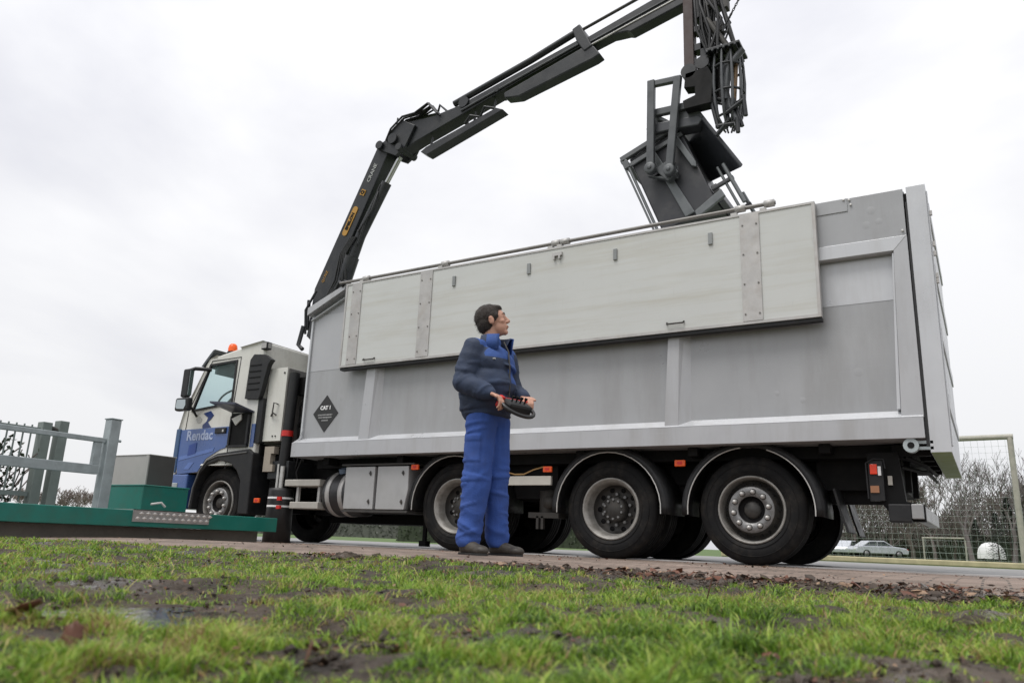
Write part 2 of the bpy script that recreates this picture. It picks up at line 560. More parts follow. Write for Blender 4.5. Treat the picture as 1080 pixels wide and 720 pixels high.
def lawn_v(x, y):
    z = 0.030 * nzv(x, y, 0.9, 1.3) + 0.018 * nzv(x, y, 3.2, 5.5) + 0.010 * nzv(x, y, 11, 2.2) + 0.004 * nzv(x, y, 34, 4.2)
    k_ = np.clip((mud_v(x, y) - 0.10) * 4, 0, 1)
    z = z + k_ * (-0.008 + 0.012 * nzv(x, y, 18, 6.1) + 0.006 * nzv(x, y, 45, 3.3))
    z = z * (1 - 0.8 * np.minimum(1, pud(x, y))) - 0.020 * np.minimum(1, pud(x, y))
    # level near the pavement, sinking under it
    t = np.clip((y + 4.5) / 0.5, 0, 1)
    z = z * (1 - t) + t * (0.012 + 0.012 * nzv(x, y, 6, 9.1))
    edge = -3.98 + 0.10 * nzv(x, 0 * x, 1.7, 8)
    z = np.where(y > edge, -0.03 - 0.1 * (y - edge), z)
    d = np.hypot(x - CAM.x, y - CAM.y)
    z = np.where(d < 0.9, z * (d / 0.9) - 0.02 * (1 - d / 0.9), z)
    return z + 0.004


# lookup table for single points
LX0, LY0, LST = -14.0, -12.0, 0.02
_X, _Y = np.meshgrid(np.arange(LX0, 9.5, LST), np.arange(LY0, -3.5, LST))
_LZ, _LM = lawn_v(_X, _Y), mud_v(_X, _Y)


def _look(T, x, y):
    i = min(T.shape[1] - 1, max(0, int(round((x - LX0) / LST))))
    j = min(T.shape[0] - 1, max(0, int(round((y - LY0) / LST))))
    return float(T[j, i])


def mud_mask(x, y): return _look(_LM, x, y)


def lawn_z(x, y): return _look(_LZ, x, y)


mudm = bpy.data.materials.new('wet_mud')
mudm.use_nodes = True
t = mudm.node_tree
b = t.nodes['Principled BSDF']
co = t.nodes.new('ShaderNodeTexCoord')
n1 = t.nodes.new('ShaderNodeTexNoise')
n1.inputs['Scale'].default_value = 5
n1.inputs['Detail'].default_value = 10
n1.inputs['Roughness'].default_value = 0.7
t.links.new(co.outputs['Object'], n1.inputs[0])
rp = t.nodes.new('ShaderNodeValToRGB')
rp.color_ramp.elements[0].position = 0.35
rp.color_ramp.elements[0].color = (0.022, 0.016, 0.011, 1)
rp.color_ramp.elements[1].position = 0.7
rp.color_ramp.elements[1].color = (0.115, 0.085, 0.062, 1)
t.links.new(n1.outputs[0], rp.inputs[0])
t.links.new(rp.outputs[0], b.inputs['Base Color'])
n2 = t.nodes.new('ShaderNodeTexNoise')
n2.inputs['Scale'].default_value = 1.6
n2.inputs['Detail'].default_value = 3
t.links.new(co.outputs['Object'], n2.inputs[0])
rp2 = t.nodes.new('ShaderNodeValToRGB')
rp2.color_ramp.elements[0].position = 0.52
rp2.color_ramp.elements[0].color = (0.9, 0.9, 0.9, 1)
rp2.color_ramp.elements[1].position = 0.60
rp2.color_ramp.elements[1].color = (0.12, 0.12, 0.12, 1)
t.links.new(n2.outputs[0], rp2.inputs[0])
t.links.new(rp2.outputs[0], b.inputs['Roughness'])
n3 = t.nodes.new('ShaderNodeTexNoise')
n3.inputs['Scale'].default_value = 55
n3.inputs['Detail'].default_value = 6
t.links.new(co.outputs['Object'], n3.inputs[0])
bp = t.nodes.new('ShaderNodeBump')
bp.inputs['Strength'].default_value = 1.0
bp.inputs['Distance'].default_value = 0.03
t.links.new(n3.outputs[0], bp.inputs['Height'])
t.links.new(bp.outputs[0], b.inputs['Normal'])
xs = [-14 + 0.25 * i for i in range(48)] + [-2 + 0.035 * i for i in range(172)] + [4.2 + 0.2 * i for i in range(25)]
ys = [-12 + 0.25 * i for i in range(16)] + [-8 + 0.035 * i for i in range(118)]
lw = grid('muddy_lawn_soil', xs, ys, lawn_z, mudm)
tag(lw, kind='structure')

for a, b_, r_ in PUD[:5]:
    zc = lawn_z(a, b_) + 0.0095
    pd = MB().add([(a + r_ * 1.45 * (1 + 0.3 * math.sin(k * 1.3 + a * 9)) * math.cos(k * math.pi / 12), b_ + r_ * 1.45 * (1 + 0.3 * math.sin(k * 1.3 + a * 9)) * math.sin(k * math.pi / 12), zc) for k in range(24)], [tuple(range(24))])
    wm = bpy.data.materials.get('puddle_water') or pm('puddle_water', (0.05, 0.042, 0.033), 0.05, 0, 0.2, 5, 0.10, 30, rvar=0.02)
    tag(pd.build('puddle', wm), kind='structure')

# ---- grass blades
rng = np.random.default_rng(5)
va = yaw                                    # view azimuth (from +Y towards +X)


def bladefield(n_in, n_out):
    P = []
    # inside a wide sector in front of the lens, density falling with distance
    k = 0
    rr = 0.42 * (13.0 / 0.42) ** rng.random(n_in)
    aa = va + (rng.random(n_in) - 0.5) * R(100)
    x = CAM.x + rr * np.sin(aa)
    y = CAM.y + rr * np.cos(aa)
    # elsewhere
    rr2 = 0.45 + 6 * np.sqrt(rng.random(n_out))
    a2 = va + R(50) + rng.random(n_out) * R(260)
    x = np.concatenate([x, CAM.x + rr2 * np.sin(a2)])
    y = np.concatenate([y, CAM.y + rr2 * np.cos(a2)])
    keep = (y < -3.95) & (x > -13.5) & (x < 8.5) & (y > -11.8)
    return x[keep], y[keep]


bx, by = bladefield(640000, 25000)
rnd = rng.random((len(bx), 4))
m_ = mud_v(bx, by)
clump = nzv(bx, by, 7, 11.0)
p_ = np.where(m_ < 0.06, 1.0, np.maximum(0, 1 - (m_ - 0.06) * 4.5)) * (0.75 + 0.9 * clump)
keep = rnd[:, 0] <= p_ + 0.03
bx, by, rnd, m_, clump = bx[keep], by[keep], rnd[keep], m_[keep], clump[keep]
d_ = np.hypot(bx - CAM.x, by - CAM.y)
pts = np.stack([bx, by, lawn_v(bx, by) - 0.004], 1)
hh = (0.008 + 0.0135 * rnd[:, 1] ** 1.6) * (1 + 1.3 * np.maximum(-0.5, clump) + 0.8 * nzv(bx, by, 17, 41)) * np.where(m_ < 0.1, 1.0, 0.7)
hh *= np.where(d_ < 0.8, 0.55 + 0.5 * d_, 1.0) * np.where(rnd[:, 2] > 0.985, 1.7, 1.0)
hh = np.maximum(hh, 0.004)
ww = np.maximum(0.0011, 0.00062 * d_) * (0.6 + 0.9 * rnd[:, 3])
tint = 0.47 + 0.30 * nzv(bx, by, 1.6, 21) + 0.45 * nzv(bx, by, 13, 25) + 0.75 * (rnd[:, 2] - 0.5) + np.where(rnd[:, 3] > 0.93, 0.45, 0) + 0.5 * np.maximum(0, m_)
tint = np.clip(tint, 0, 1.3)
n = len(pts)
ang = rng.random(n) * 2 * np.pi
lean = (0.25 + rng.random(n) * 1.35) * hh
la = rng.random(n) * 2 * np.pi
sx_, sy_ = np.cos(ang) * ww, np.sin(ang) * ww
lx, ly = np.cos(la) * lean, np.sin(la) * lean
V = np.zeros((n, 5, 3))
V[:, 0] = pts + np.stack([-sx_, -sy_, 0 * sx_], 1)
V[:, 1] = pts + np.stack([sx_, sy_, 0 * sx_], 1)
mid = pts + np.stack([lx * 0.35, ly * 0.35, hh * 0.6], 1)
V[:, 2] = mid + np.stack([sx_ * 0.7, sy_ * 0.7, 0 * sx_], 1)
V[:, 3] = mid + np.stack([-sx_ * 0.7, -sy_ * 0.7, 0 * sx_], 1)
V[:, 4] = pts + np.stack([lx, ly, hh * (1 - 0.25 * rng.random(n))], 1)
me = bpy.data.meshes.new('grass')
me.vertices.add(n * 5)
me.vertices.foreach_set('co', V.reshape(-1))
base = (np.arange(n) * 5)[:, None]
loops = (base + np.array([[0, 1, 2, 3, 3, 2, 4]])).reshape(-1)
me.loops.add(n * 7)
me.loops.foreach_set('vertex_index', loops.astype(np.int32))
me.polygons.add(n * 2)
ls = (np.arange(n) * 7)[:, None] + np.array([[0, 4]])
me.polygons.foreach_set('loop_start', ls.reshape(-1).astype(np.int32))
me.update(calc_edges=True)
at = me.attributes.new('tint', 'FLOAT', 'POINT')
at.data.foreach_set('value', np.repeat(tint, 5).astype(np.float32))
gm = bpy.data.materials.new('grass_blade')
gm.use_nodes = True
t = gm.node_tree
b = t.nodes['Principled BSDF']
an = t.nodes.new('ShaderNodeAttribute')
an.attribute_name = 'tint'
rp = t.nodes.new('ShaderNodeValToRGB')
e = rp.color_ramp.elements
e[0].position = 0.0
e[0].color = (0.04, 0.085, 0.012, 1)
e[1].position = 0.45
e[1].color = (0.19, 0.345, 0.035, 1)
for pos, c in ((0.72, (0.34, 0.46, 0.06, 1)), (0.93, (0.45, 0.39, 0.14, 1)), (1.0, (0.30, 0.20, 0.10, 1))):
    el = rp.color_ramp.elements.new(pos)
    el.color = c
t.links.new(an.outputs['Fac'], rp.inputs[0])
t.links.new(rp.outputs[0], b.inputs['Base Color'])
b.inputs['Roughness'].default_value = 0.5
b.inputs['Specular IOR Level'].default_value = 0.4
tr = t.nodes.new('ShaderNodeBsdfTranslucent')
t.links.new(rp.outputs[0], tr.inputs[0])
ms = t.nodes.new('ShaderNodeMixShader')
ms.inputs[0].default_value = 0.3
t.links.new(b.outputs[0], ms.inputs[1])
t.links.new(tr.outputs[0], ms.inputs[2])
t.links.new(ms.outputs[0], t.nodes['Material Output'].inputs[0])
me.materials.append(gm)
go = bpy.data.objects.new('grass', me)
C.objects.link(go)
tag(go, 'short wet green grass growing in tufts out of the mud', 'grass', kind='stuff')


# ---- leaf litter and clods
def leaf_litter():
    mb = MB()
    rs = random.Random(3)
    for i in range(26000):
        if i < 15000:
            x = rs.uniform(-1.6, 5.5)
            y = rs.gauss(-4.15, 0.24)
            if rs.random() > 0.12 + 0.35 * (x + 1.6) / 3 + 1.3 * nzv(x, y, 2.4, 31): continue
            s = rs.uniform(0.004, 0.013) if rs.random() < 0.9 else rs.uniform(0.015, 0.03)
        elif i < 16500:
            x = rs.uniform(-9, 5)
            y = rs.uniform(-4.3, 0.3)
            if nzv(x, y, 1.2, 44) < 0.05: continue
            s = rs.uniform(0.004, 0.014)
        else:
            d = 0.75 * (6.5 ** rs.random())
            a = va + rs.uniform(-0.85, 0.85)
            x, y = CAM.x + d * math.sin(a), CAM.y + d * math.cos(a)
            if y > -4 or mud_mask(x, y) < rs.uniform(-0.1, 0.2): continue
            s = rs.uniform(0.002, 0.0055) * max(1, d * 0.5)
            if rs.random() < 0.02: s *= 2.2
        z = (lawn_z(x, y) if y < -4.0 else road_z(x, y)) + 0.003 + rs.random() * 0.006
        q = Matrix.Translation((x, y, z)) @ Matrix.Rotation(rs.uniform(0, 6.3), 4, 'Z') @ Matrix.Rotation(rs.uniform(-0.9, 0.9), 4, 'X') @ Matrix.Rotation(rs.uniform(-0.5, 0.5), 4, 'Y')
        w = rs.choice((0.15, 0.5, 0.6))
        pl = [(-1, 0, 0), (-0.4, w, 0.3), (0.4, w, 0.1), (1.1, 0, 0.4), (0.4, -w, 0.2), (-0.4, -w, 0)]
        mb.add([q @ (Vector(p) * s) for p in pl], [(0, 1, 2, 3), (0, 3, 4, 5)], rs.choice((0, 0, 1, 1, 1, 2)))
    o = mb.build('leaf_litter', [deadleaf, pm('dark_litter', (0.045, 0.03, 0.02), 0.7, 0, 0.4, 20), pm('tan_litter', (0.26, 0.17, 0.11), 0.7, 0, 0.4, 20)])
    tag(o, 'scattered brown dead leaves and crumbs of earth between the lawn and the paving', 'leaf litter', kind='stuff')
    # crumbs of soil
    mb = MB()
    for i in range(14000):
        if i < 7000:
            x = rs.uniform(-1.2, 5.5)
            y = rs.gauss(-4.3, 0.28)
            if y > -3.9: continue
        else:
            d = 0.75 * (6.0 ** rs.random())
            a = va + rs.uniform(-0.8, 0.8)
            x, y = CAM.x + d * math.sin(a), CAM.y + d * math.cos(a)
        if y > -3.95 or mud_mask(x, y) < 0.08: continue
        d = math.hypot(x - CAM.x, y - CAM.y)
        s = rs.uniform(0.003, 0.009) * max(1, d * 0.4)
        if rs.random() < 0.04: s *= 2
        z = lawn_z(x, y) + s * 0.2
        vs = [(1, 0, 0), (0, 1, 0), (-1, 0, 0), (0, -1, 0), (0.1, 0.1, 0.8), (0, 0, -0.6)]
        q = Matrix.Translation((x, y, z)) @ Matrix.Rotation(rs.uniform(0, 6.3), 4, 'Z') @ Matrix.Rotation(rs.uniform(-0.6, 0.6), 4, 'X')
        mb.add([q @ (Vector(v) * s * rs.uniform(0.6, 1.3)) for v in vs], [(0, 1, 4), (1, 2, 4), (2, 3, 4), (3, 0, 4), (1, 0, 5), (2, 1, 5), (3, 2, 5), (0, 3, 5)])
    o = mb.build('soil_crumbs', [mudm])
    tag(o, 'dark crumbs of churned up earth in the bare patches of the lawn', 'soil', kind='stuff')


leaf_litter()


def clod(name, x, y, s, label, mat=None):
    bm = bmesh.new()
    bmesh.ops.create_icosphere(bm, subdivisions=4, radius=1)
    for v in bm.verts:
        c = v.co
        k = 1 + 0.45 * noise.noise(c * 2.1 + Vector((x, y, s))) + 0.22 * noise.noise(c * 5 + Vector((y, x, 0)))
        v.co = Vector((c.x * k * s, c.y * k * s * 0.7, c.z * k * s * 0.42))
    me = bpy.data.meshes.new(name)
    bm.to_mesh(me)
    bm.free()
    me.materials.append(mat or mudm)
    for p in me.polygons: p.use_smooth = True
    o = bpy.data.objects.new(name, me)
    o.location = (x, y, lawn_z(x, y) + s * 0.12)
    C.objects.link(o)
    tag(o, label, 'mud clod', 'lumps of earth on the lawn')


for (px, py, s, lb) in ((1030, 668, 0.045, 'dark clod of wet earth at the right end of the lawn'),
                        (985, 655, 0.035, 'small earth clod left of the big dark clod on the right'),
                        (365, 597, 0.07, 'flat dark earth mound on the lawn in front of the black striped post')):
    cx, cy = pix(px, py)
    clod('mud_clod', cx, cy, s, lb)


def big_leaf(px, py, s, ang, label, standing=False):
    cx, cy = pix(px, py)
    z = lawn_z(cx, cy) + 0.006
    n_ = 9
    vs, fs = [], []
    for i in range(n_):
        tt = i / (n_ - 1)
        w = math.sin(math.pi * tt) ** 0.7 * 0.34 * (1 + 0.25 * math.sin(i * 2.4))
        lift = (0.35 * tt * tt if not standing else tt * 0.9)
        for sgn in (-1, 0, 1):
            vs.append(((tt - 0.5 if not standing else 0.25 * tt) * s, sgn * w * s, (lift + 0.12 * abs(sgn)) * s))
    for i in range(n_ - 1):
        for j in (0, 1):
            a = i * 3 + j
            fs.append((a, a + 1, a + 4, a + 3))
    q = Matrix.Translation((cx, cy, z)) @ Matrix.Rotation(ang, 4, 'Z')
    o = MB().add([q @ Vector(v) for v in vs], fs, 0, True).build('dead_leaf', deadleaf, org=(cx, cy, z))
    o.location = (cx, cy, z)
    md = o.modifiers.new('solid', 'SOLIDIFY')
    md.thickness = 0.0006
    tag(o, label, 'leaf', 'big dead leaves in the foreground grass')


big_leaf(320, 708, 0.028, 0.9, 'reddish brown dead leaf standing upright in the blurred foreground grass', True)
big_leaf(72, 694, 0.030, 2.4, 'brown dead leaf at the lower left of the lawn', True)
big_leaf(745, 648, 0.07, 0.3, 'dark curled leaf on a twig in the middle of the lawn', True)
big_leaf(20, 668, 0.05, 0.2, 'dark red leaf by the left edge of the photo')
big_leaf(940, 607, 0.07, 1.2, 'pinkish brown leaf where the lawn meets the paving')


# ================================================================ TRUCK
truck = tag(empty('truck', (0, 0, 0)), 'large silver four axle container truck with blue and cream cab and roof crane', 'truck')


# ---- container body
def container():
    mb = MB()
    yw = 0.07           # recessed wall
    # outer shell prism (recess depth behind frames)
    prof = [(-5.95, 1.16), (1.555, 1.16), (1.555, 3.44), (-5.33, 3.44), (-5.95, 3.17)]
    mb.prism(prof, yw, 2.48, 0)
    # lower rail with bevelled top edge
    rail = [(-0.045, 1.118), (-0.045, 1.30), (yw + 0.003, 1.372), (yw + 0.003, 1.118)]
    mb.prism(rail, -6.02, 1.545, 1, axis='x')
    mb.add([(-6.02, -0.047, 1.302), (1.545, -0.047, 1.302), (1.545, yw - 0.001, 1.376), (-6.02, yw - 0.001, 1.376)], [(0, 1, 2, 3)], 3)
    mb.box((-6.015, yw + 0.005, 1.12), (1.55, 2.47, 1.158), 1)
    # front rib
    def rib(xb0, xb1, xt0, xt1, xb2, xt2, z0, z1):
        # face at y=-0.02 from (xb0..xb1) bottom to (xt0..xt1) top; bevel to (xb2, xt2) at wall
        vs = [(xb0, -0.02, z0), (xb1, -0.02, z0), (xt1, -0.02, z1), (xt0, -0.02, z1),
              (xb2, yw, z0), (xt2, yw, z1), (xb0, yw, z0), (xt0, yw, z1)]
        mb.add(vs, [(0, 1, 2, 3), (1, 4, 5, 2), (6, 0, 3, 7), (3, 2, 5, 7)], 1)
    rib(-4.87, -4.70, -4.76, -4.64, -4.60, -4.585, 1.30, 3.2)
    rib(-0.78, -0.64, -0.68, -0.585, -0.525, -0.515, 1.30, 3.2)
    # end frame: post and top strip
    mb.prism([(1.375, 1.30), (1.55, 1.30), (1.55, 2.975), (1.43, 2.975), (1.43, 2.83)], -0.02, yw + 0.003, 1)
    mb.prism([(0.70, 2.84), (1.43, 2.84), (1.55, 2.975), (0.70, 2.975)], -0.023, yw + 0.003, 3)
    mb.prism([(1.345, 1.38), (1.375, 1.38), (1.43, 2.82), (1.415, 2.82)], -0.01, yw + 0.003, 3)
    # upper plate
    mb.box((0.70, -0.012, 2.978), (1.548, yw + 0.003, 3.435), 0)
    mb.box((0.72, -0.02, 3.30), (1.07, -0.013, 3.435), 0)
    for bxp, bz in ((1.04, 3.42), (1.10, 3.36), (1.09, 3.41), (1.52, 3.02)):
        mb.bolt((bxp, -0.02, bz), 0.012, 0.012, 2)
    # corner chamfer flange at the front top
    mb.prism([(-5.99, 3.09), (-5.33, 3.38), (-5.30, 3.47), (-5.99, 3.20)], -0.045, 0.12, 1)
    mb.box((-5.99, 0.0, 3.10), (-5.93, 2.48, 3.20), 1)
    mb.prism([(-5.97, 3.02), (-5.33, 3.30), (-5.33, 3.315), (-5.97, 3.04)], 0.02, yw + 0.003, 3)
    # front edge bead and short braces
    mb.box((-5.97, 0.04, 1.37), (-5.94, yw + 0.01, 3.15), 3)
    mb.tube([(-6.02, 0.02, 1.22), (-5.9, 0.02, 1.50)], 0.008, 6, 3)
    # paler rectangles on the upper part of the recess wall, rear and front
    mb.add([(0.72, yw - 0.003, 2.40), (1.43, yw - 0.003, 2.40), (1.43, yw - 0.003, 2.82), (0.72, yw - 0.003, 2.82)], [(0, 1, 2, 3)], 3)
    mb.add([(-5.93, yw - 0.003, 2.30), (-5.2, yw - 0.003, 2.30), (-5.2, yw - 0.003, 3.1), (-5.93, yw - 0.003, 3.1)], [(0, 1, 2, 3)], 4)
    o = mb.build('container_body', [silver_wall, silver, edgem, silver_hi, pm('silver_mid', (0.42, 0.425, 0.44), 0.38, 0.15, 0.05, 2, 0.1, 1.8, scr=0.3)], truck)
    md = o.modifiers.new('bevel', 'BEVEL')
    md.width = 0.006
    md.segments = 2
    md.limit_method = 'ANGLE'
    # dents: shallow lens shaped bumps pressed in the lower wall
    for (dx, dz, r_) in ((1.05, 1.75, .05), (0.55, 1.52, .035), (0.32, 1.6, .03), (-1.9, 2.02, .035), (1.27, 3.27, .05), (1.22, 3.13, .045), (1.33, 3.15, .04), (-5.3, 1.9, 0.05), (-2.8, 1.8, .04), (-3.6, 1.66, .035)):
        y0 = yw if dz < 2.9 else -0.012
        prof_ = [(0.0001, -0.0016), (r_ * 0.4, -0.0012), (r_ * 0.75, -0.0004), (r_, 0.0005)]
        MB().lathe(prof_, (dx, y0, dz), 'y', 18, 0, True).build('dent', silver_wall, o)
    # placard
    p = MB()
    cx, cz, s = -5.56, 1.70, 0.235
    p.prism([(cx - 0.225, cz), (cx, cz - 0.25), (cx + 0.225, cz), (cx, cz + 0.25)], yw - 0.008, yw - 0.001, 0)
    p.build('hazard_placard', [pm('placard_black', (0.018, 0.018, 0.018), 0.45)], o, label='black diamond sign reading CAT 1')
    text('placard_lettering', 'CAT 1', 0.07, (cx, yw - 0.011, cz + 0.075), white, o, bold=0.003)
    text('placard_lettering', 'UITSLUITEND GESCHIKT', 0.024, (cx, yw - 0.011, cz - 0.02), greyt, o, bold=0.001)
    text('placard_lettering', 'VOOR VERWIJDERING', 0.024, (cx, yw - 0.011, cz - 0.055), greyt, o, bold=0.001)
    text('placard_lettering', 'CATEGORIE', 0.022, (cx, yw - 0.011, cz - 0.095), greyt, o, bold=0.001)
    return o


body = container()


def cover():
    mb = MB()
    x0, x1, z0, z1 = -5.235, 0.79, 2.265, 3.425
    mb.box((x0 + 0.02, -0.10, z0 + 0.02), (x1 - 0.02, -0.035, z1 - 0.01), 0)
    for (a, b_) in (((x0, -0.108, z0), (x1, -0.03, z0 + 0.03)), ((x0, -0.108, z1 - 0.022), (x1, -0.03, z1)),
                    ((x0, -0.108, z0 + 0.031), (x0 + 0.028, -0.03, z1 - 0.023)), ((x1 - 0.03, -0.108, z0 + 0.031), (x1, -0.03, z1 - 0.023))):
        mb.box(a, b_, 1)
    mb.box((x0 + 0.01, -0.09, z0 - 0.035), (x1 - 0.0, -0.01, z0 - 0.002), 2)
    o = mb.build('folding_cover', [panelm, strapm, plasticb, strapm], truck)
    for xc, w in ((-5.03, 0.17), (-3.87, 0.19), (0.165, 0.19)):
        sb = MB()
        sb.box((xc - w / 2, -0.112, z0 + 0.03), (xc + w / 2, -0.1005, z1 - 0.02), 0)
        for k in range(4):
            for sx_ in (-1, 1):
                sb.bolt((xc + sx_ * w * 0.36, -0.112, z0 + 0.1 + k * 0.31), 0.0095, 0.006, 1)
        sb.build('hinge_strap', [strapm, pm('rivet', (0.17, 0.16, 0.15), 0.5, 0.3)], o)
    for xc in (-3.44, -2.377, -1.288, -0.233):
        MB().box((xc - 0.022, -0.118, 3.15), (xc + 0.022, -0.101, 3.28)).build('latch_plate', [pm('latch', (0.24, 0.25, 0.25), 0.5, 0.3)], o, bevel=0.004)
    for xc, zc in ((-2.0, 3.33), (-4.72, 2.33), (-0.62, 2.35)):
        h = MB()
        if zc > 3: h.box((xc - 0.06, -0.13, zc - 0.02), (xc + 0.06, -0.101, zc + 0.02)).box((xc - 0.05, -0.135, zc - 0.06), (xc - 0.03, -0.101, zc - 0.022)).box((xc + 0.02, -0.135, zc - 0.06), (xc + 0.04, -0.101, zc - 0.022))
        else: h.tube([(xc - 0.09, -0.102, zc + 0.02), (xc - 0.085, -0.13, zc), (xc + 0.085, -0.13, zc), (xc + 0.09, -0.102, zc + 0.02)], 0.01, 6)
        h.build('grab_handle', [rimdark if zc < 3 else strapm], o)


cover()
# hinge pole with brackets along the top
p = MB().tube([(-5.40, -0.06, 3.475), (0.42, -0.06, 3.475 + 0.03)], 0.021, 10)
rod = p.build('hinge_pole', [pm('pole_steel', (0.20, 0.19, 0.18), 0.5, 0.4, 0.2)], truck)
for xx in (-4.92, -3.62, -2.05, -1.93, 0.07, 0.36):
    b_ = MB()
    b_.lathe([(0.0001, -0.05), (0.038, -0.05), (0.038, 0.05), (0.0001, 0.05)], (xx, -0.06, 3.475 + 0.03 * (xx + 5.4) / 5.8), 'x', 12)
    b_.box((xx - 0.09, -0.10, 3.425), (xx - 0.03, -0.02, 3.455))
    b_.build('pole_bracket', [strapm], rod)
MB().tube([(-5.5, -0.02, 3.42), (-5.42, -0.05, 3.50), (-5.36, -0.04, 3.44), (-5.3, -0.05, 3.50)], 0.03, 8).build('roller_end', [cranem], truck)


# ---- tailgate
def tailgate():
    mb = MB()
    x0, x1 = 1.575, 1.733
    z0, z1 = 0.995, 3.45
    mb.box((x0, 0.0, z0 + 0.004), (x1, 2.5, z1), 0)
    mb.box((x0 + 0.004, 0.002, z0), (x1 - 0.004, 2.498, z0 + 0.003), 1)
    mb.box((x1 + 0.0005, 0.03, z0 + 0.06), (x1 + 0.012, 0.10, z1 - 0.06), 0)
    for zz in (1.4, 2.0, 2.6, 3.2):
        mb.box((x1 + 0.0005, 0.15, zz), (x1 + 0.014, 2.4, zz + 0.12), 0)
    for zz in (3.15, 2.85, 2.76, 2.55, 2.5):
        mb.box((x1 + 0.013, 0.03, zz), (x1 + 0.035, 0.06, zz + 0.045), 3)
    mb.box((1.549, 0.03, 1.2), (1.574, 2.45, 3.40), 2)
    # rubber seal, slightly open at the bottom
    o = mb.build('tailgate', [silver_hi, olive, blackm, strapm], truck, bevel=0.005)
    MB().prism([(1.549, 1.05), (1.574, 1.05), (1.574, 3.3), (1.560, 3.3)], -0.004, 0.028, 0).build('door_seal', [hosem], o)
    h = MB().tube([(1.43, -0.03, 1.06), (1.43, 0.05, 1.06)], 0.062, 16).tube([(1.43, -0.034, 1.06), (1.43, -0.03, 1.06)], 0.028, 12, 1)
    h.box((1.47, 0.0, 1.025), (1.60, 0.04, 1.05)).box((1.47, 0.0, 1.075), (1.60, 0.04, 1.10))
    h.build('door_hinge', [galv, blackm], truck)


tailgate()


# ---- chassis
def chassis():
    mb = MB()
    for y0 in (0.80, 1.62):
        mb.box((-8.3, y0, 0.72), (1.35, y0 + 0.09, 1.0))
    mb.box((-5.9, 0.35, 1.0), (1.45, 2.2, 1.116))
    mb.box((-6.8, 0.7, 0.80), (-5.7, 1.9, 1.25))
    for ax in (0, -1.467, -3.4455):
        mb.tube([(ax, 0.35, 0.515), (ax, 2.2, 0.515)], 0.085, 12)
        mb.lathe([(0.0001, -0.2), (0.16, -0.17), (0.21, 0), (0.16, 0.17), (0.0001, 0.2)], (ax, 1.27, 0.53), 'y', 16)
        mb.box((ax - 0.45, 0.72, 0.58), (ax + 0.45, 0.80, 0.70))
    mb.tube([(-7.66, 0.35, 0.5), (-7.66, 2.2, 0.5)], 0.06, 12)
    mb.tube([(-6.6, 1.27, 0.75), (-3.4, 1.27, 0.56)], 0.06, 10)
    for k in range(6): mb.box((-5.6 + k * 1.25, 0.15, 1.03), (-5.5 + k * 1.25, 2.4, 1.116))
    # inner dark structures that close the view under the body
    mb.box((-5.4, 0.62, 0.42), (-4.2, 1.1, 1.0))
    mb.box((-6.3, 1.1, 0.30), (-4.1, 1.9, 0.75))
    mb.box((-5.1, 1.5, 0.45), (-4.0, 2.35, 1.0))
    mb.box((-3.0, 0.50, 0.62), (-2.25, 0.9, 1.03))
    mb.box((-3.0, 1.6, 0.60), (-2.1, 2.35, 1.0))
    mb.box((-0.95, 0.62, 0.78), (-0.5, 1.9, 1.03))
    mb.box((0.55, 0.55, 0.72), (1.30, 1.95, 1.03))
    mb.box((-4.05, 0.66, 0.60), (1.2, 0.78, 1.05))
    mb.box((-6.4, 0.9, 0.4), (-5.3, 1.8, 0.85))
    for k in range(5): mb.box((1.25 + 0.01 * k, 0.25 + k * 0.45, 1.0), (1.56, 0.33 + k * 0.45, 1.10))
    mb.box((1.40, 0.2, 1.06), (1.555, 2.3, 1.11))
    mb.tube([(1.35, 0.3, 1.0), (1.5, 0.5, 0.93), (1.53, 1.6, 0.95)], 0.02, 6)
    mb.tube([(1.3, 0.4, 0.92), (1.5, 0.9, 0.90), (1.5, 2.2, 0.93)], 0.018, 6)
    # support leg under the frame in the middle
    mb.box((-4.26, 0.66, 0.05), (-4.21, 0.70, 0.55)).box((-4.29, 0.63, 0.03), (-4.18, 0.73, 0.10))
    mb.build('chassis', [blackm], truck, bevel=0.004)
    # air valve / diff area between second and third axle
    t2 = MB()
    t2.lathe([(0.0001, -0.16), (0.10, -0.16), (0.12, -0.12), (0.12, 0.14), (0.0001, 0.16)], (-2.30, 0.42, 0.56), 'z', 16)
    t2.lathe([(0.0001, -0.03), (0.07, -0.03), (0.07, 0.03), (0.0001, 0.03)], (-2.24, 0.28, 0.57), 'y', 16)
    t2.box((-2.5, 0.28, 0.40), (-2.12, 0.5, 0.46)).box((-2.40, 0.28, 0.28), (-2.37, 0.32, 0.42)).box((-2.34, 0.28, 0.28), (-2.31, 0.32, 0.42))
    t2.build('air_reservoir', [pm('dusty_black', (0.035, 0.032, 0.028), 0.6, 0, 0.4, 9)], truck)
    MB().box((-2.70, 0.10, 0.745), (-2.13, 0.14, 0.845)).build('side_board', [pm('pale_board', (0.50, 0.48, 0.43), 0.5, 0, 0.08, 6)], truck, bevel=0.004)
    MB().tube([(-2.75, 0.2, 0.90), (-2.62, 0.15, 0.87), (-2.5, 0.15, 0.87), (-2.40, 0.18, 0.92), (-2.3, 0.25, 0.96)], 0.009, 6).build('cable', [pm('orange_cable', (0.5, 0.3, 0.12), 0.5)], truck)


chassis()


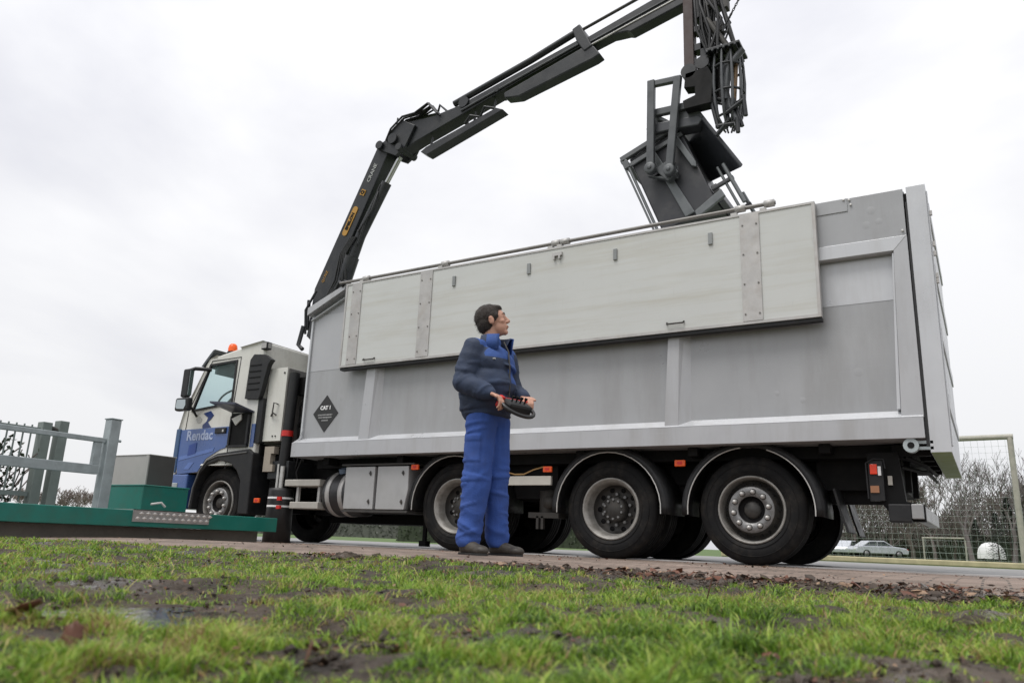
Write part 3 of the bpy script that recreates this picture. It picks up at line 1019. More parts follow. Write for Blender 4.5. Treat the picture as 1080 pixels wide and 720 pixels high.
# ---- wheels
def tyre_mesh(name, parent, dual=False, face=0.0):
    mb = MB()
    w = 0.315
    prof = [(0.318, face + 0.02), (0.34, face - 0.004), (0.40, face - 0.012), (0.455, face + 0.0), (0.492, face + 0.018), (0.508, face + 0.036),
            (0.514, face + 0.075)]
    for k in range(4):
        a = face + 0.075 + k * 0.055
        prof += [(0.514, a + 0.038), (0.502, a + 0.041), (0.502, a + 0.050), (0.514, a + 0.053)]
    prof += [(0.508, face + w - 0.036), (0.47, face + w), (0.32, face + w - 0.02)]
    mb.lathe(prof, (0, 0, 0), 'y', 56)
    for rr_ in (0.36, 0.435):
        mb.lathe([(rr_ - 0.004, face - 0.0085), (rr_, face - 0.0145), (rr_ + 0.004, face - 0.0085)], (0, 0, 0), 'y', 56)
    if dual:
        mb.lathe([(a, b_ + 0.36) for a, b_ in prof], (0, 0, 0), 'y', 48)
    return mb.build(name, [rubber], parent)


def wheel(kind):
    w = empty('wheel', (0, 0, 0), truck)
    dual = kind == 'dual'
    tyre_mesh('tyre', w, dual)
    rim = MB()
    if dual:
        rim.lathe([(0.325, 0.022), (0.322, 0.002), (0.305, -0.002), (0.298, 0.012), (0.285, 0.02), (0.272, 0.05), (0.262, 0.12), (0.255, 0.14)], (0, 0, 0), 'y', 48, 0)
        rim.lathe([(0.255, 0.14), (0.248, 0.20), (0.20, 0.215), (0.13, 0.20), (0.0001, 0.20)], (0, 0, 0), 'y', 48, 1)
        for k in range(10):
            a = k * math.pi / 5
            rim.lathe([(0.0001, -0.001), (0.026, -0.001), (0.028, 0.002)], (0.212 * math.cos(a), 0.205, 0.212 * math.sin(a)), 'y', 10, 2)
        rim.build('rim', [rimm, rimdark, blackm], w)
        hb = MB()
        hb.lathe([(0.135, 0.2), (0.13, 0.12), (0.115, 0.09), (0.0001, 0.085)], (0, 0, 0), 'y', 24, 0)
        for k in range(10):
            a = k * math.pi / 5 + 0.3
            hb.tube([(0.16 * math.cos(a), 0.20, 0.16 * math.sin(a)), (0.16 * math.cos(a), 0.165, 0.16 * math.sin(a))], 0.017, 6, 1, False)
            hb.tube([(0.10 * math.cos(a), 0.09, 0.10 * math.sin(a)), (0.10 * math.cos(a), 0.072, 0.10 * math.sin(a))], 0.013, 6, 1, False)
        hb.build('hub', [rimdark, hubm], w)
    else:
        rim.lathe([(0.325, 0.022), (0.322, 0.0), (0.308, -0.006), (0.302, 0.008), (0.292, 0.03), (0.286, 0.13)], (0, 0, 0), 'y', 48, 0)
        rim.lathe([(0.286, 0.13), (0.25, 0.12), (0.222, 0.03), (0.217, 0.004), (0.21, 0.0)], (0, 0, 0), 'y', 48, 2)
        rim.lathe([(0.217, 0.004), (0.212, -0.004), (0.13, -0.004), (0.126, 0.012)], (0, 0, 0), 'y', 48, 1)
        rim.lathe([(0.126, 0.012), (0.122, 0.05), (0.09, 0.062), (0.0001, 0.055)], (0, 0, 0), 'y', 48, 3)
        for k in range(20):
            a = k * math.pi / 10
            rim.box((-0.008, -0.001, 0.225), (0.008, 0.012, 0.262), 3, Matrix.Rotation(a, 4, 'Y') @ Matrix.Translation((0, 0.075, 0)))
        rim.build('rim', [rimm, hubm, rimdark, blackm], w)
        hb = MB()
        for k in range(10):
            a = k * math.pi / 5 + 0.18
            hb.lathe([(0.0001, -0.046), (0.013, -0.045), (0.021, -0.032), (0.023, -0.004)], (0.168 * math.cos(a), 0, 0.168 * math.sin(a)), 'y', 10, 0)
            hb.lathe([(0.024, -0.010), (0.031, -0.0045)], (0.168 * math.cos(a), 0, 0.168 * math.sin(a)), 'y', 10, 1)
        hb.lathe([(0.085, 0.058), (0.07, 0.03), (0.0001, 0.026)], (0, 0, 0), 'y', 24, 1)
        hb.build('wheel_nuts', [edgem, rimdark], w)
    return w


ws = wheel('single')
wd = wheel('dual')
ws.location = (0, 0.20, 0.515)
wd.location = (-1.467, 0.20, 0.507)
wd['label'] = 'dual wheel with deep dished dusty rim'
for (x, y, proto, flip, rot) in ((-7.6655, 0.20, ws, False, 0.4), (-3.4455, 0.20, wd, False, 0.3),
                                 (0, 2.34, ws, True, 0.2), (-7.6655, 2.34, ws, True, 0), (-1.467, 2.34, wd, True, 0), (-3.4455, 2.34, wd, True, 0)):
    c = copy_tree(proto, truck)
    c.location = (x, y, 0.515)
    c.rotation_euler = (0, rot, math.pi if flip else 0)


# ---- mudguards
def mudguard(ax, a0, a1, rtop, gap=None, zc=0.50):
    mb = MB()
    nseg = 26
    ro, ri = rtop, rtop - 0.025
    outer, inner = [], []
    for i in range(nseg + 1):
        a = R(a0 + (a1 - a0) * i / nseg)
        for y in (0.13, 0.66):
            outer.append((ax + ro * math.cos(a), y, zc + ro * math.sin(a)))
    fs = [(2 * i, 2 * i + 1, 2 * i + 3, 2 * i + 2) for i in range(nseg)]
    mb.add(outer, fs, 0, True)
    # side flange
    fl = []
    for i in range(nseg + 1):
        a = R(a0 + (a1 - a0) * i / nseg)
        for r_ in (ro, ro - 0.065):
            fl.append((ax + r_ * math.cos(a), 0.13 if r_ == ro else 0.118, zc + r_ * math.sin(a)))
    mb.add(fl, fs, 0, True)
    o = mb.build('mudguard', [plasticb], truck)
    md = o.modifiers.new('s', 'SOLIDIFY')
    md.thickness = 0.008
    e_ = MB()
    spans = [(a0, a1)] if not gap else [(a0, gap[0]), (gap[1], a1)]
    for s0, s1 in spans:
        e_.tube(arc(ax, zc, ro - 0.066, s0, s1, 20, 0.116), 0.0065, 6)
    e_.build('edge_strip', [edgem], o)


mudguard(0.0, -4, 184, 0.665, (72, 96))
mudguard(-1.467, -4, 184, 0.655)
mudguard(-3.4455, -4, 184, 0.66)
# hanging mud flaps behind the last axle
for x, y, s_ in ((0.80, 0.45, 1), (0.70, 1.9, 1)):
    mb = MB()
    mb.add([(x - 0.05, y - 0.18, 0.72), (x - 0.05, y + 0.25, 0.72), (x, y + 0.25, 0.50), (x + 0.05, y + 0.25, 0.33), (x + 0.05, y - 0.18, 0.33), (x, y - 0.18, 0.50)], [(0, 1, 2, 5), (5, 2, 3, 4)])
    o = mb.build('mud_flap', [plasticb], truck)
    md = o.modifiers.new('s', 'SOLIDIFY')
    md.thickness = 0.02

# ---- lower side equipment
for x0, x1 in ((-5.135, -4.645), (-4.60, -4.12)):
    mb = MB()
    if x1 > -4.3: mb.prism([(x0, 0.455), (x1 - 0.03, 0.455), (x1 + 0.02, 0.70), (x1 + 0.01, 0.985), (x0, 0.985)], 0.10, 0.60)
    else: mb.box((x0, 0.10, 0.455), (x1, 0.60, 0.985))
    o = mb.build('tool_box', [pm('toolbox_grey', (0.42, 0.42, 0.42), 0.4, 0.25, 0.05, 4, dirt=(0.3, 0.29, 0.26), dirt_amt=0.3)], truck, bevel=0.008)
    for zz in (0.55, 0.90):
        MB().prism([(x1 - 0.085, zz), (x1 - 0.06, zz - 0.03), (x1 - 0.05, zz), (x1 - 0.065, zz + 0.03)], 0.085, 0.099).build('latch', [rimdark], o)
MB().box((-5.2, 0.09, 1.0), (-4.02, 0.62, 1.02)).box((-5.16, 0.105, 0.42), (-4.1, 0.6, 0.448)).build('tool_box_frame', [rimdark], truck)
tk = MB()
tk.lathe([(0.0001, 0), (0.20, 0.0), (0.27, 0.04), (0.29, 0.10), (0.29, 0.60), (0.27, 0.64), (0.0001, 0.66)], (-5.62, 0.42, 0.66), 'x', 32)
fuel = tk.build('fuel_tank', [pm('tank_dark', (0.05, 0.05, 0.052), 0.4, 0.4, 0.2)], truck)
for xx in (-5.46, -5.24):
    MB().lathe([(0.291, -0.035), (0.297, -0.035), (0.297, 0.035), (0.291, 0.035)], (xx, 0.42, 0.66), 'x', 32).build('tank_strap', [strapm], fuel)
MB().tube([(-5.35, 0.3, 0.93), (-5.35, 0.28, 0.985)], 0.06, 14).build('filler_cap', [pm('cap_blue', (0.15, 0.2, 0.28), 0.4)], fuel)
for z0, z1, x0, x1 in ((0.745, 0.835, -6.25, -5.60), (0.45, 0.54, -6.12, -5.60)):
    MB().box((x0, 0.12, z0), (x1, 0.42, z1)).build('access_step', [pm('step_alloy', (0.46, 0.44, 0.40), 0.5, 0.2, 0.1)], truck, bevel=0.01)
for xx in (-6.05, -5.66): MB().box((xx, 0.16, 0.54), (xx + 0.04, 0.2, 0.745)).build('step_bracket', [strapm], truck)
for x, z in ((-4.0, 0.965), (-2.165, 0.915), (-0.66, 0.955), (-6.72, 0.55)):
    o = MB().box((x - 0.055, 0.075, z - 0.032), (x + 0.055, 0.105, z + 0.032)).build('side_marker', [orange], truck, bevel=0.008)
    MB().box((x - 0.025, 0.072, z - 0.012), (x + 0.025, 0.0745, z + 0.015)).build('lens_centre', [redm], o)

# ---- rear lights, underrun bar
o = MB().box((1.38, 0.12, 0.45), (1.47, 2.42, 0.575)).build('underrun_bar', [pm('bar_alloy', (0.33, 0.33, 0.33), 0.35, 0.5, 0.1)], truck, bevel=0.006)
MB().prism([(1.05, 0.62), (1.12, 0.62), (1.25, 0.43), (1.48, 0.43), (1.48, 0.57), (1.34, 0.60), (1.30, 1.03), (1.05, 1.03)], 0.20, 0.30).build('rear_bracket', [blackm], truck)
MB().box((1.20, 0.12, 0.42), (1.379, 0.33, 0.575)).build('bar_end', [plasticb], truck, bevel=0.01)
lb = MB().box((1.06, 0.13, 0.60), (1.18, 0.20, 0.95)).tube([(1.05, 0.115, 0.62), (1.045, 0.115, 0.93), (1.11, 0.115, 0.965), (1.19, 0.115, 0.96), (1.2, 0.115, 0.88)], 0.008, 6).build('rear_light', [plasticb], truck, bevel=0.005)
MB().box((1.075, 0.112, 0.83), (1.135, 0.129, 0.92)).build('lens', [pm('red_lens', (0.85, 0.05, 0.01), 0.25)], lb, bevel=0.006)
MB().box((1.14, 0.112, 0.82), (1.165, 0.129, 0.90)).build('lens', [white], lb)
MB().box((1.07, 0.115, 0.67), (1.14, 0.129, 0.73)).build('lens', [pm('amber_dusty', (0.30, 0.14, 0.07), 0.5)], lb)
MB().box((1.21, 0.17, 0.74), (1.245, 0.199, 0.82)).build('reflector', [pm('ivory', (0.4, 0.38, 0.34), 0.5)], truck)


# ---- cab
def cab():
    yc = 0.12
    mb = MB()
    # side outline (cream above, blue below)
    prof = [(-8.62, 0.95), (-8.68, 1.20), (-8.66, 1.60), (-8.58, 1.90), (-8.16, 2.66), (-8.02, 2.72), (-7.45, 2.81), (-7.02, 2.86), (-6.95, 2.84), (-6.93, 1.60), (-6.93, 1.05), (-7.25, 1.05), (-7.25, 1.05), (-8.0, 1.05), (-8.05, 0.95)]
    def side(y0, y1): pass
    # window opening
    win = [(-8.40, 1.90), (-7.54, 1.97), (-7.54, 2.60), (-8.12, 2.58)]
    # build near wall with a hole: quads between the outline and the window
    def wall(y, flip):
        o = prof
        vs = [(p_[0], y, p_[1]) for p_ in o] + [(p_[0], y, p_[1]) for p_ in win]
        nb = len(o)
        W0, W1, W2, W3 = nb, nb + 1, nb + 2, nb + 3
        fs = [(0, 1, 2, 14), (14, 2, 13), (2, 3, W0, W1, 13), (3, 4, W3, W0), (4, 5, 6, W2, W3), (6, 7, 8, 9, W1, W2), (9, 10, 11, 13, W1)]
        return vs, fs
    for y in (yc, 2.42):
        vs, fs = wall(y, False)
        mb.add(vs, fs, 0)
    # shell: roof, front, back, floor
    n_ = len(prof)
    def strip(i, j, mi, inset=0):
        a, b_ = prof[i], prof[j]
        mb.add([(a[0], yc, a[1]), (b_[0], yc, b_[1]), (b_[0], 2.42, b_[1]), (a[0], 2.42, a[1])], [(0, 1, 2, 3)], mi)
    for i, j in ((0, 1), (1, 2), (2, 3), (4, 5), (5, 6), (6, 7), (7, 8), (8, 9), (9, 10), (10, 11), (11, 13), (13, 14), (14, 0)):
        strip(i, j, 0)
    # windscreen frame posts
    for y0, y1 in ((yc, yc + 0.10), (2.32, 2.42)):
        mb.add([(-8.58, y0, 1.90), (-8.16, y0, 2.66), (-8.16, y1, 2.66), (-8.58, y1, 1.90)], [(0, 1, 2, 3)], 0)
    o = mb.build('cab', [cabw], truck)
    bm = bmesh.new()
    bm.from_mesh(o.data)
    bmesh.ops.remove_doubles(bm, verts=bm.verts, dist=0.002)
    bm.to_mesh(o.data)
    bm.free()
    md = o.modifiers.new('bevel', 'BEVEL')
    md.width = 0.03
    md.segments = 3
    md.limit_method = 'ANGLE'
    md.angle_limit = R(35)
    # windscreen
    MB().add([(-8.57, yc + 0.09, 1.90), (-8.57, 2.33, 1.90), (-8.15, 2.33, 2.66), (-8.15, yc + 0.09, 2.66)], [(0, 1, 2, 3)]).build('windscreen', [glass], o)
    MB().add([(p_[0], 2.41, p_[1]) for p_ in win], [(0, 1, 2, 3)]).build('side_window', [glass], o)
    # door window, frame
    wf = MB()
    cxw, czw = -7.9, 2.26
    def sc(k): return [(cxw + (p_[0] - cxw) * k, czw + (p_[1] - czw) * k) for p_ in win]
    a, b_ = sc(1.07), sc(0.97)
    vs = [(p_[0], yc - 0.014, p_[1]) for p_ in a] + [(p_[0], yc - 0.014, p_[1]) for p_ in b_] + [(p_[0], yc + 0.02, p_[1]) for p_ in b_] + [(p_[0], yc - 0.001, p_[1]) for p_ in a]
    fs = []
    for i in range(4):
        j = (i + 1) % 4
        fs += [(i, j, 4 + j, 4 + i), (4 + i, 4 + j, 8 + j, 8 + i), (i, j, 12 + j, 12 + i)]
    wf.add(vs, fs)
    f_ = wf.build('window_frame', [plasticb], o)
    MB().add([(p_[0], yc + 0.012, p_[1]) for p_ in win], [(0, 1, 2, 3)]).build('door_window', [glass], o)
    # interior: steering wheel, dashboard, sun blind, seats, mirror shapes seen through the window
    it = MB()
    it.box((-8.50, 0.2, 1.55), (-8.15, 2.3, 1.93))
    it.build('dashboard', [plasticb], o)
    sw = MB()
    q = Matrix.Translation((-7.95, 0.50, 2.10)) @ Matrix.Rotation(R(-38), 4, 'Y')
    ring = [q @ Vector((0.22 * math.cos(k * math.pi / 12), 0.22 * math.sin(k * math.pi / 12), 0)) for k in range(25)]
    sw.tube(ring, 0.017, 8, caps=False).tube([q @ Vector((0.2, 0, 0)), q @ Vector((-0.2, 0, 0))], 0.02, 6).tube([q @ Vector((0, 0, 0)), q @ Vector((0, 0, -0.3))], 0.03, 8)
    sw.build('steering_wheel', [hosem], o)
    MB().box((-8.10, 0.2, 2.46), (-8.06, 2.3, 2.64)).build('sun_blind', [pm('blind', (0.16, 0.26, 0.27), 0.6)], o)
    st = MB()
    for y0 in (0.35, 1.6): st.box((-7.45, y0, 1.35), (-6.95, y0 + 0.55, 1.62)).box((-7.08, y0, 1.62), (-6.97, y0 + 0.55, 2.2))
    st.build('seat', [pm('seat_cloth', (0.05, 0.055, 0.07), 0.9)], o, bevel=0.04)
    # blue lower livery as thin cladding, with lighter slanting stripes
    bl = MB()
    bl.prism([(-8.655, 1.24), (-8.645, 1.60), (-7.52, 1.615), (-7.52, 1.31), (-7.66, 1.28), (-7.95, 1.15), (-8.10, 0.96), (-8.56, 0.93)], yc - 0.012, yc - 0.001)
    bl.box((-7.03, yc - 0.012, 1.30), (-6.96, yc - 0.001, 1.63))
    bl.build('blue_cladding', [cabb], o)
    ls = MB()
    ls.prism([(-8.57, 1.13), (-8.56, 1.19), (-7.78, 1.31), (-7.80, 1.255)], yc - 0.017, yc - 0.013)
    ls.prism([(-8.42, 1.00), (-8.30, 1.00), (-8.20, 1.10), (-8.32, 1.10)], yc - 0.017, yc - 0.013)
    ls.build('livery_stripe', [pm('pale_stripe', (0.10, 0.17, 0.42), 0.4)], o)
    ld = MB()
    ld.prism([(-8.37, 1.20), (-8.19, 1.235), (-8.19, 1.40), (-8.36, 1.36)], yc - 0.020, yc - 0.0175)
    ld.build('livery_patch', [pm('deep_blue_patch', (0.02, 0.055, 0.24), 0.4)], o)
    lg = MB()
    lg.prism([(-8.14, 1.84), (-7.98, 1.87), (-7.90, 1.80), (-7.96, 1.74), (-8.02, 1.70), (-7.93, 1.62), (-8.12, 1.61), (-8.13, 1.66), (-8.05, 1.71), (-8.02, 1.77), (-8.08, 1.80)], yc - 0.008, yc - 0.001)
    lg.build('company_emblem', [blued], o)
    lg = MB()
    lg.prism([(-8.30, 1.76), (-8.22, 1.80), (-8.16, 1.76), (-8.18, 1.70), (-8.26, 1.70)], yc - 0.006, yc - 0.001)
    lg.build('company_emblem', [pm('emblem_grey', (0.42, 0.42, 0.40), 0.5)], o)
    text('company_lettering', 'Rendac', 0.205, (-8.15, yc - 0.0150, 1.50), palet, o, sx=1.0, bold=0.006)
    # door outline gap, handle
    gl = MB()
    gl.tube([(-7.50, yc - 0.002, 1.0), (-7.49, yc - 0.002, 1.95), (-7.45, yc - 0.002, 2.66), (-8.10, yc - 0.002, 2.65)], 0.008, 5)
    gl.tube([(-8.10, yc - 0.002, 2.65), (-8.50, yc - 0.002, 1.9), (-8.54, yc - 0.002, 1.25)], 0.006, 5)
    gl.build('door_seam', [hosem], o)
    MB().box((-7.80, yc - 0.035, 1.515), (-7.56, yc - 0.001, 1.60)).build('door_handle', [plasticb], o, bevel=0.01)
    MB().box((-7.62, yc - 0.045, 1.535), (-7.59, yc - 0.036, 1.57)).build('door_lock', [edgem], o)
    # open locker with raised lid
    MB().box((-7.49, yc - 0.02, 1.30), (-7.06, yc + 0.0, 1.80)).build('side_locker', [blackm], o, bevel=0.01)
    fr = MB()
    fr.box((-7.10, yc - 0.05, 1.34), (-7.06, yc - 0.021, 1.76)).box((-7.49, yc - 0.05, 1.30), (-7.06, yc - 0.021, 1.33)).box((-7.48, yc - 0.04, 1.34), (-7.45, yc - 0.021, 1.76)).prism([(-7.45, 1.72), (-7.25, 1.78), (-7.24, 1.70), (-7.35, 1.62)], yc - 0.04, yc - 0.022, 1)
    fr.build('locker_frame', [plasticb, cabw], o)
    lid = MB()
    lid.add([(-7.52, yc, 1.82), (-7.02, yc, 1.79), (-7.02, yc - 0.36, 1.86), (-7.52, yc - 0.40, 1.90), (-7.52, yc, 1.845), (-7.02, yc, 1.815), (-7.02, yc - 0.36, 1.885), (-7.52, yc - 0.40, 1.925)],
            [(0, 3, 2, 1), (4, 5, 6, 7), (0, 1, 5, 4), (1, 2, 6, 5), (2, 3, 7, 6), (3, 0, 4, 7)])
    lid.build('locker_lid', [pm('lid_dark', (0.05, 0.055, 0.085), 0.4)], o)
    # front bumper, grille, headlight
    f = MB()
    f.box((-8.70, 0.10, 0.42), (-8.30, 2.44, 0.93), 0)
    f.box((-8.70, 0.4, 0.98), (-8.655, 2.1, 1.75), 0)
    f.build('front_bumper', [cabb], o, bevel=0.04)
    MB().box((-8.72, 0.25, 1.02), (-8.70, 2.25, 1.6)).build('grille', [plasticb], o)
    MB().box((-8.66, 0.085, 0.62), (-8.5, 0.13, 0.80)).build('headlight', [galv], o, bevel=0.01)
    MB().box((-8.70, 0.09, 0.95), (-8.60, 0.12, 1.62)).build('corner_deflector', [pm('corner_blue', (0.04, 0.09, 0.19), 0.35)], o, bevel=0.02)
    # wheel arch
    wa = MB()
    path = [(-8.16, 0.42), (-8.13, 0.70), (-8.02, 0.98), (-7.86, 1.15), (-7.66, 1.22), (-7.0, 1.27), (-6.90, 1.20), (-6.88, 0.36), (-7.08, 0.36), (-7.1, 0.82), (-7.2, 0.96), (-7.35, 1.07), (-7.62, 1.12), (-7.86, 1.05), (-8.0, 0.92), (-8.08, 0.70), (-8.1, 0.42)]
    n2 = len(path)
    wa.prism(path, 0.075, 0.55)
    wa.build('wheel_arch', [plasticb], o, bevel=0.015)
    MB().tube([(-8.13, 0.07, 0.45), (-8.1, 0.07, 0.72), (-8.0, 0.07, 0.97), (-7.86, 0.07, 1.12), (-7.64, 0.07, 1.18), (-7.02, 0.07, 1.22)], 0.012, 6).build('arch_lip', [pm('lip_grey', (0.12, 0.12, 0.12), 0.5)], o)
    MB().box((-7.25, 0.2, 0.95), (-6.9, 2.2, 1.35)).box((-6.86, 0.4, 0.4), (-6.5, 0.9, 1.2)).build('cab_underside', [blackm], o)
    # air intake snorkel behind the door
    si = MB()
    si.prism([(-7.21, 2.00), (-7.19, 2.58), (-7.12, 2.66), (-6.90, 2.64), (-6.74, 2.55), (-6.80, 2.48), (-6.88, 2.10), (-6.92, 1.98)], yc - 0.05, yc + 0.03)
    for k in range(5): si.box((-7.17, yc - 0.058, 2.12 + k * 0.09), (-6.93, yc - 0.051, 2.14 + k * 0.09), 1)
    si.box((-6.97, yc + 0.0, 1.35), (-6.86, yc + 0.1, 2.0))
    si.build('air_intake', [plasticb, blackm], o, bevel=0.012)
    # work lamp on rear roof corner
    wl = MB().box((-6.99, 0.07, 2.72), (-6.86, 0.16, 2.83))
    w_ = wl.build('work_lamp', [plasticb], o, bevel=0.01)
    MB().box((-6.859, 0.085, 2.735), (-6.852, 0.145, 2.815)).box((-6.975, 0.062, 2.735), (-6.875, 0.069, 2.815)).build('lens', [stain], w_)
    # beacon
    bc = MB()
    bc.lathe([(0.075, 0), (0.08, 0.02), (0.075, 0.05)], (-7.90, 0.30, 2.77), 'z', 20, 1)
    bc.lathe([(0.068, 0.05), (0.072, 0.10), (0.062, 0.15), (0.04, 0.175), (0.0001, 0.18)], (-7.90, 0.30, 2.77), 'z', 20, 0)
    bc.build('beacon', [pm('beacon_orange', (0.9, 0.12, 0.01), 0.2), plasticb], o)
    # sun visor
    MB().prism([(-8.33, 2.58), (-8.29, 2.57), (-8.12, 2.74), (-8.06, 2.83), (-8.10, 2.82), (-8.21, 2.71)], 0.10, 2.4).build('sun_visor', [darkglass], o)
    # mirrors
    m_ = MB().box((-8.42, -0.14, 2.06), (-8.26, -0.06, 2.50)).build('wing_mirror', [plasticb], o, bevel=0.025)
    MB().box((-8.255, -0.132, 2.09), (-8.25, -0.068, 2.47)).build('mirror_glass', [mirg], m_)
    m_ = MB().box((-8.43, -0.20, 1.84), (-8.13, -0.10, 2.04)).build('wing_mirror', [plasticb], o, bevel=0.03)
    MB().prism([(-8.39, 1.90), (-8.36, 1.87), (-8.20, 1.86), (-8.165, 1.92), (-8.18, 2.0), (-8.38, 2.01)], -0.206, -0.2005).build('mirror_glass', [mirg], m_)
    MB().tube([(-8.35, -0.10, 2.47), (-8.30, -0.02, 2.52), (-8.12, 0.14, 2.52)], 0.03, 8).tube([(-8.33, -0.12, 2.0), (-8.33, -0.12, 2.1)], 0.02, 8).tube([(-8.30, -0.06, 1.98), (-8.3, 0.12, 1.80)], 0.018, 8).build('mirror_arm', [plasticb], o)


cab()


# ---- cabinet and equipment between cab and body
cb = MB().box((-6.86, 0.18, 1.38), (-6.50, 0.95, 2.44), 0).box((-6.498, 0.20, 1.38), (-6.492, 0.95, 2.43), 1).build('control_cabinet', [cabw, pm('cabinet_side', (0.22, 0.21, 0.20), 0.5, 0, 0.1, 3)], truck, bevel=0.008)
MB().tube([(-6.60, 0.17, 1.90), (-6.64, 0.12, 1.92), (-6.65, 0.12, 1.78), (-6.58, 0.13, 1.74)], 0.012, 6).tube([(-6.72, 0.17, 1.74), (-6.66, 0.13, 1.76)], 0.015, 6).bolt((-6.55, 0.179, 2.36), 0.015, 0.01).bolt((-6.66, 0.179, 1.45), 0.012, 0.01).bolt((-6.60, 0.179, 1.45), 0.012, 0.01).build('cabinet_fitting', [rimdark], cb)
MB().box((-6.75, 0.15, 0.95), (-6.62, 0.24, 1.30)).box((-6.62, 0.15, 0.95), (-6.56, 0.24, 1.05)).box((-6.62, 0.15, 1.2), (-6.56, 0.24, 1.3)).build('step_frame', [pm('faded_ivory', (0.32, 0.28, 0.23), 0.6)], truck)
eq = MB()
eq.box((-6.40, 0.55, 1.2), (-6.06, 1.9, 2.35))
eq.tube([(-6.45, 0.25, 2.0), (-6.42, 0.3, 2.2), (-6.3, 0.35, 2.27), (-6.15, 0.35, 2.2)], 0.03, 8)
eq.box((-6.42, 0.30, 2.05), (-6.12, 0.5, 2.30))
for k in range(7): eq.tube([(-6.25, 0.42, 2.1 - k * 0.1), (-6.12, 0.42, 2.1 - k * 0.1)], 0.03, 8)
rs = random.Random(8)
for k in range(14):
    x_ = -6.30 + rs.uniform(-0.03, 0.22)
    z_ = rs.uniform(1.0, 2.3)
    eq.tube([(x_, 0.38, z_), (x_ + rs.uniform(-0.05, 0.05), 0.32, z_ - 0.2), (x_ + rs.uniform(-0.08, 0.05), 0.36, z_ - 0.5)], 0.014, 6)
eq.build('valve_block', [blackm], truck)
# stabiliser leg
sg = MB()
sg.tube([(-6.42, 0.22, 0.95), (-6.38, 0.22, 2.35)], 0.072, 14, 0)
sg.tube([(-6.36, 0.16, 0.72), (-6.36, 0.16, 1.02)], 0.03, 10, 1).tube([(-6.44, 0.16, 0.72), (-6.44, 0.16, 1.05)], 0.02, 10, 1)
sg.tube([(-6.41, 0.22, 1.44), (-6.41, 0.22, 1.52)], 0.082, 14, 2)
sg.build('stabiliser_leg', [plasticb, edgem, redm], truck)
ft = MB()
ft.lathe([(0.0001, 0.72), (0.165, 0.72), (0.17, 0.68), (0.172, 0.60)], (-6.38, 0.2, 0), 'z', 24, 0)
ft.lathe([(0.172, 0.60), (0.1725, 0.575)], (-6.38, 0.2, 0), 'z', 24, 1)
ft.lathe([(0.1725, 0.575), (0.1735, 0.49)], (-6.38, 0.2, 0), 'z', 24, 0)
ft.lathe([(0.1735, 0.49), (0.174, 0.465)], (-6.38, 0.2, 0), 'z', 24, 1)
ft.lathe([(0.174, 0.465), (0.185, 0.0), (0.0001, 0.0)], (-6.38, 0.2, 0), 'z', 24, 0)
fo = ft.build('stabiliser_foot', [hosem, white], truck, label='black rubber foot with two white bands')
MB().box((-6.26, 0.02, 0.55), (-6.19, 0.05, 0.60)).box((-6.26, 0.02, 0.44), (-6.19, 0.05, 0.485)).build('red_tape', [redm], fo)


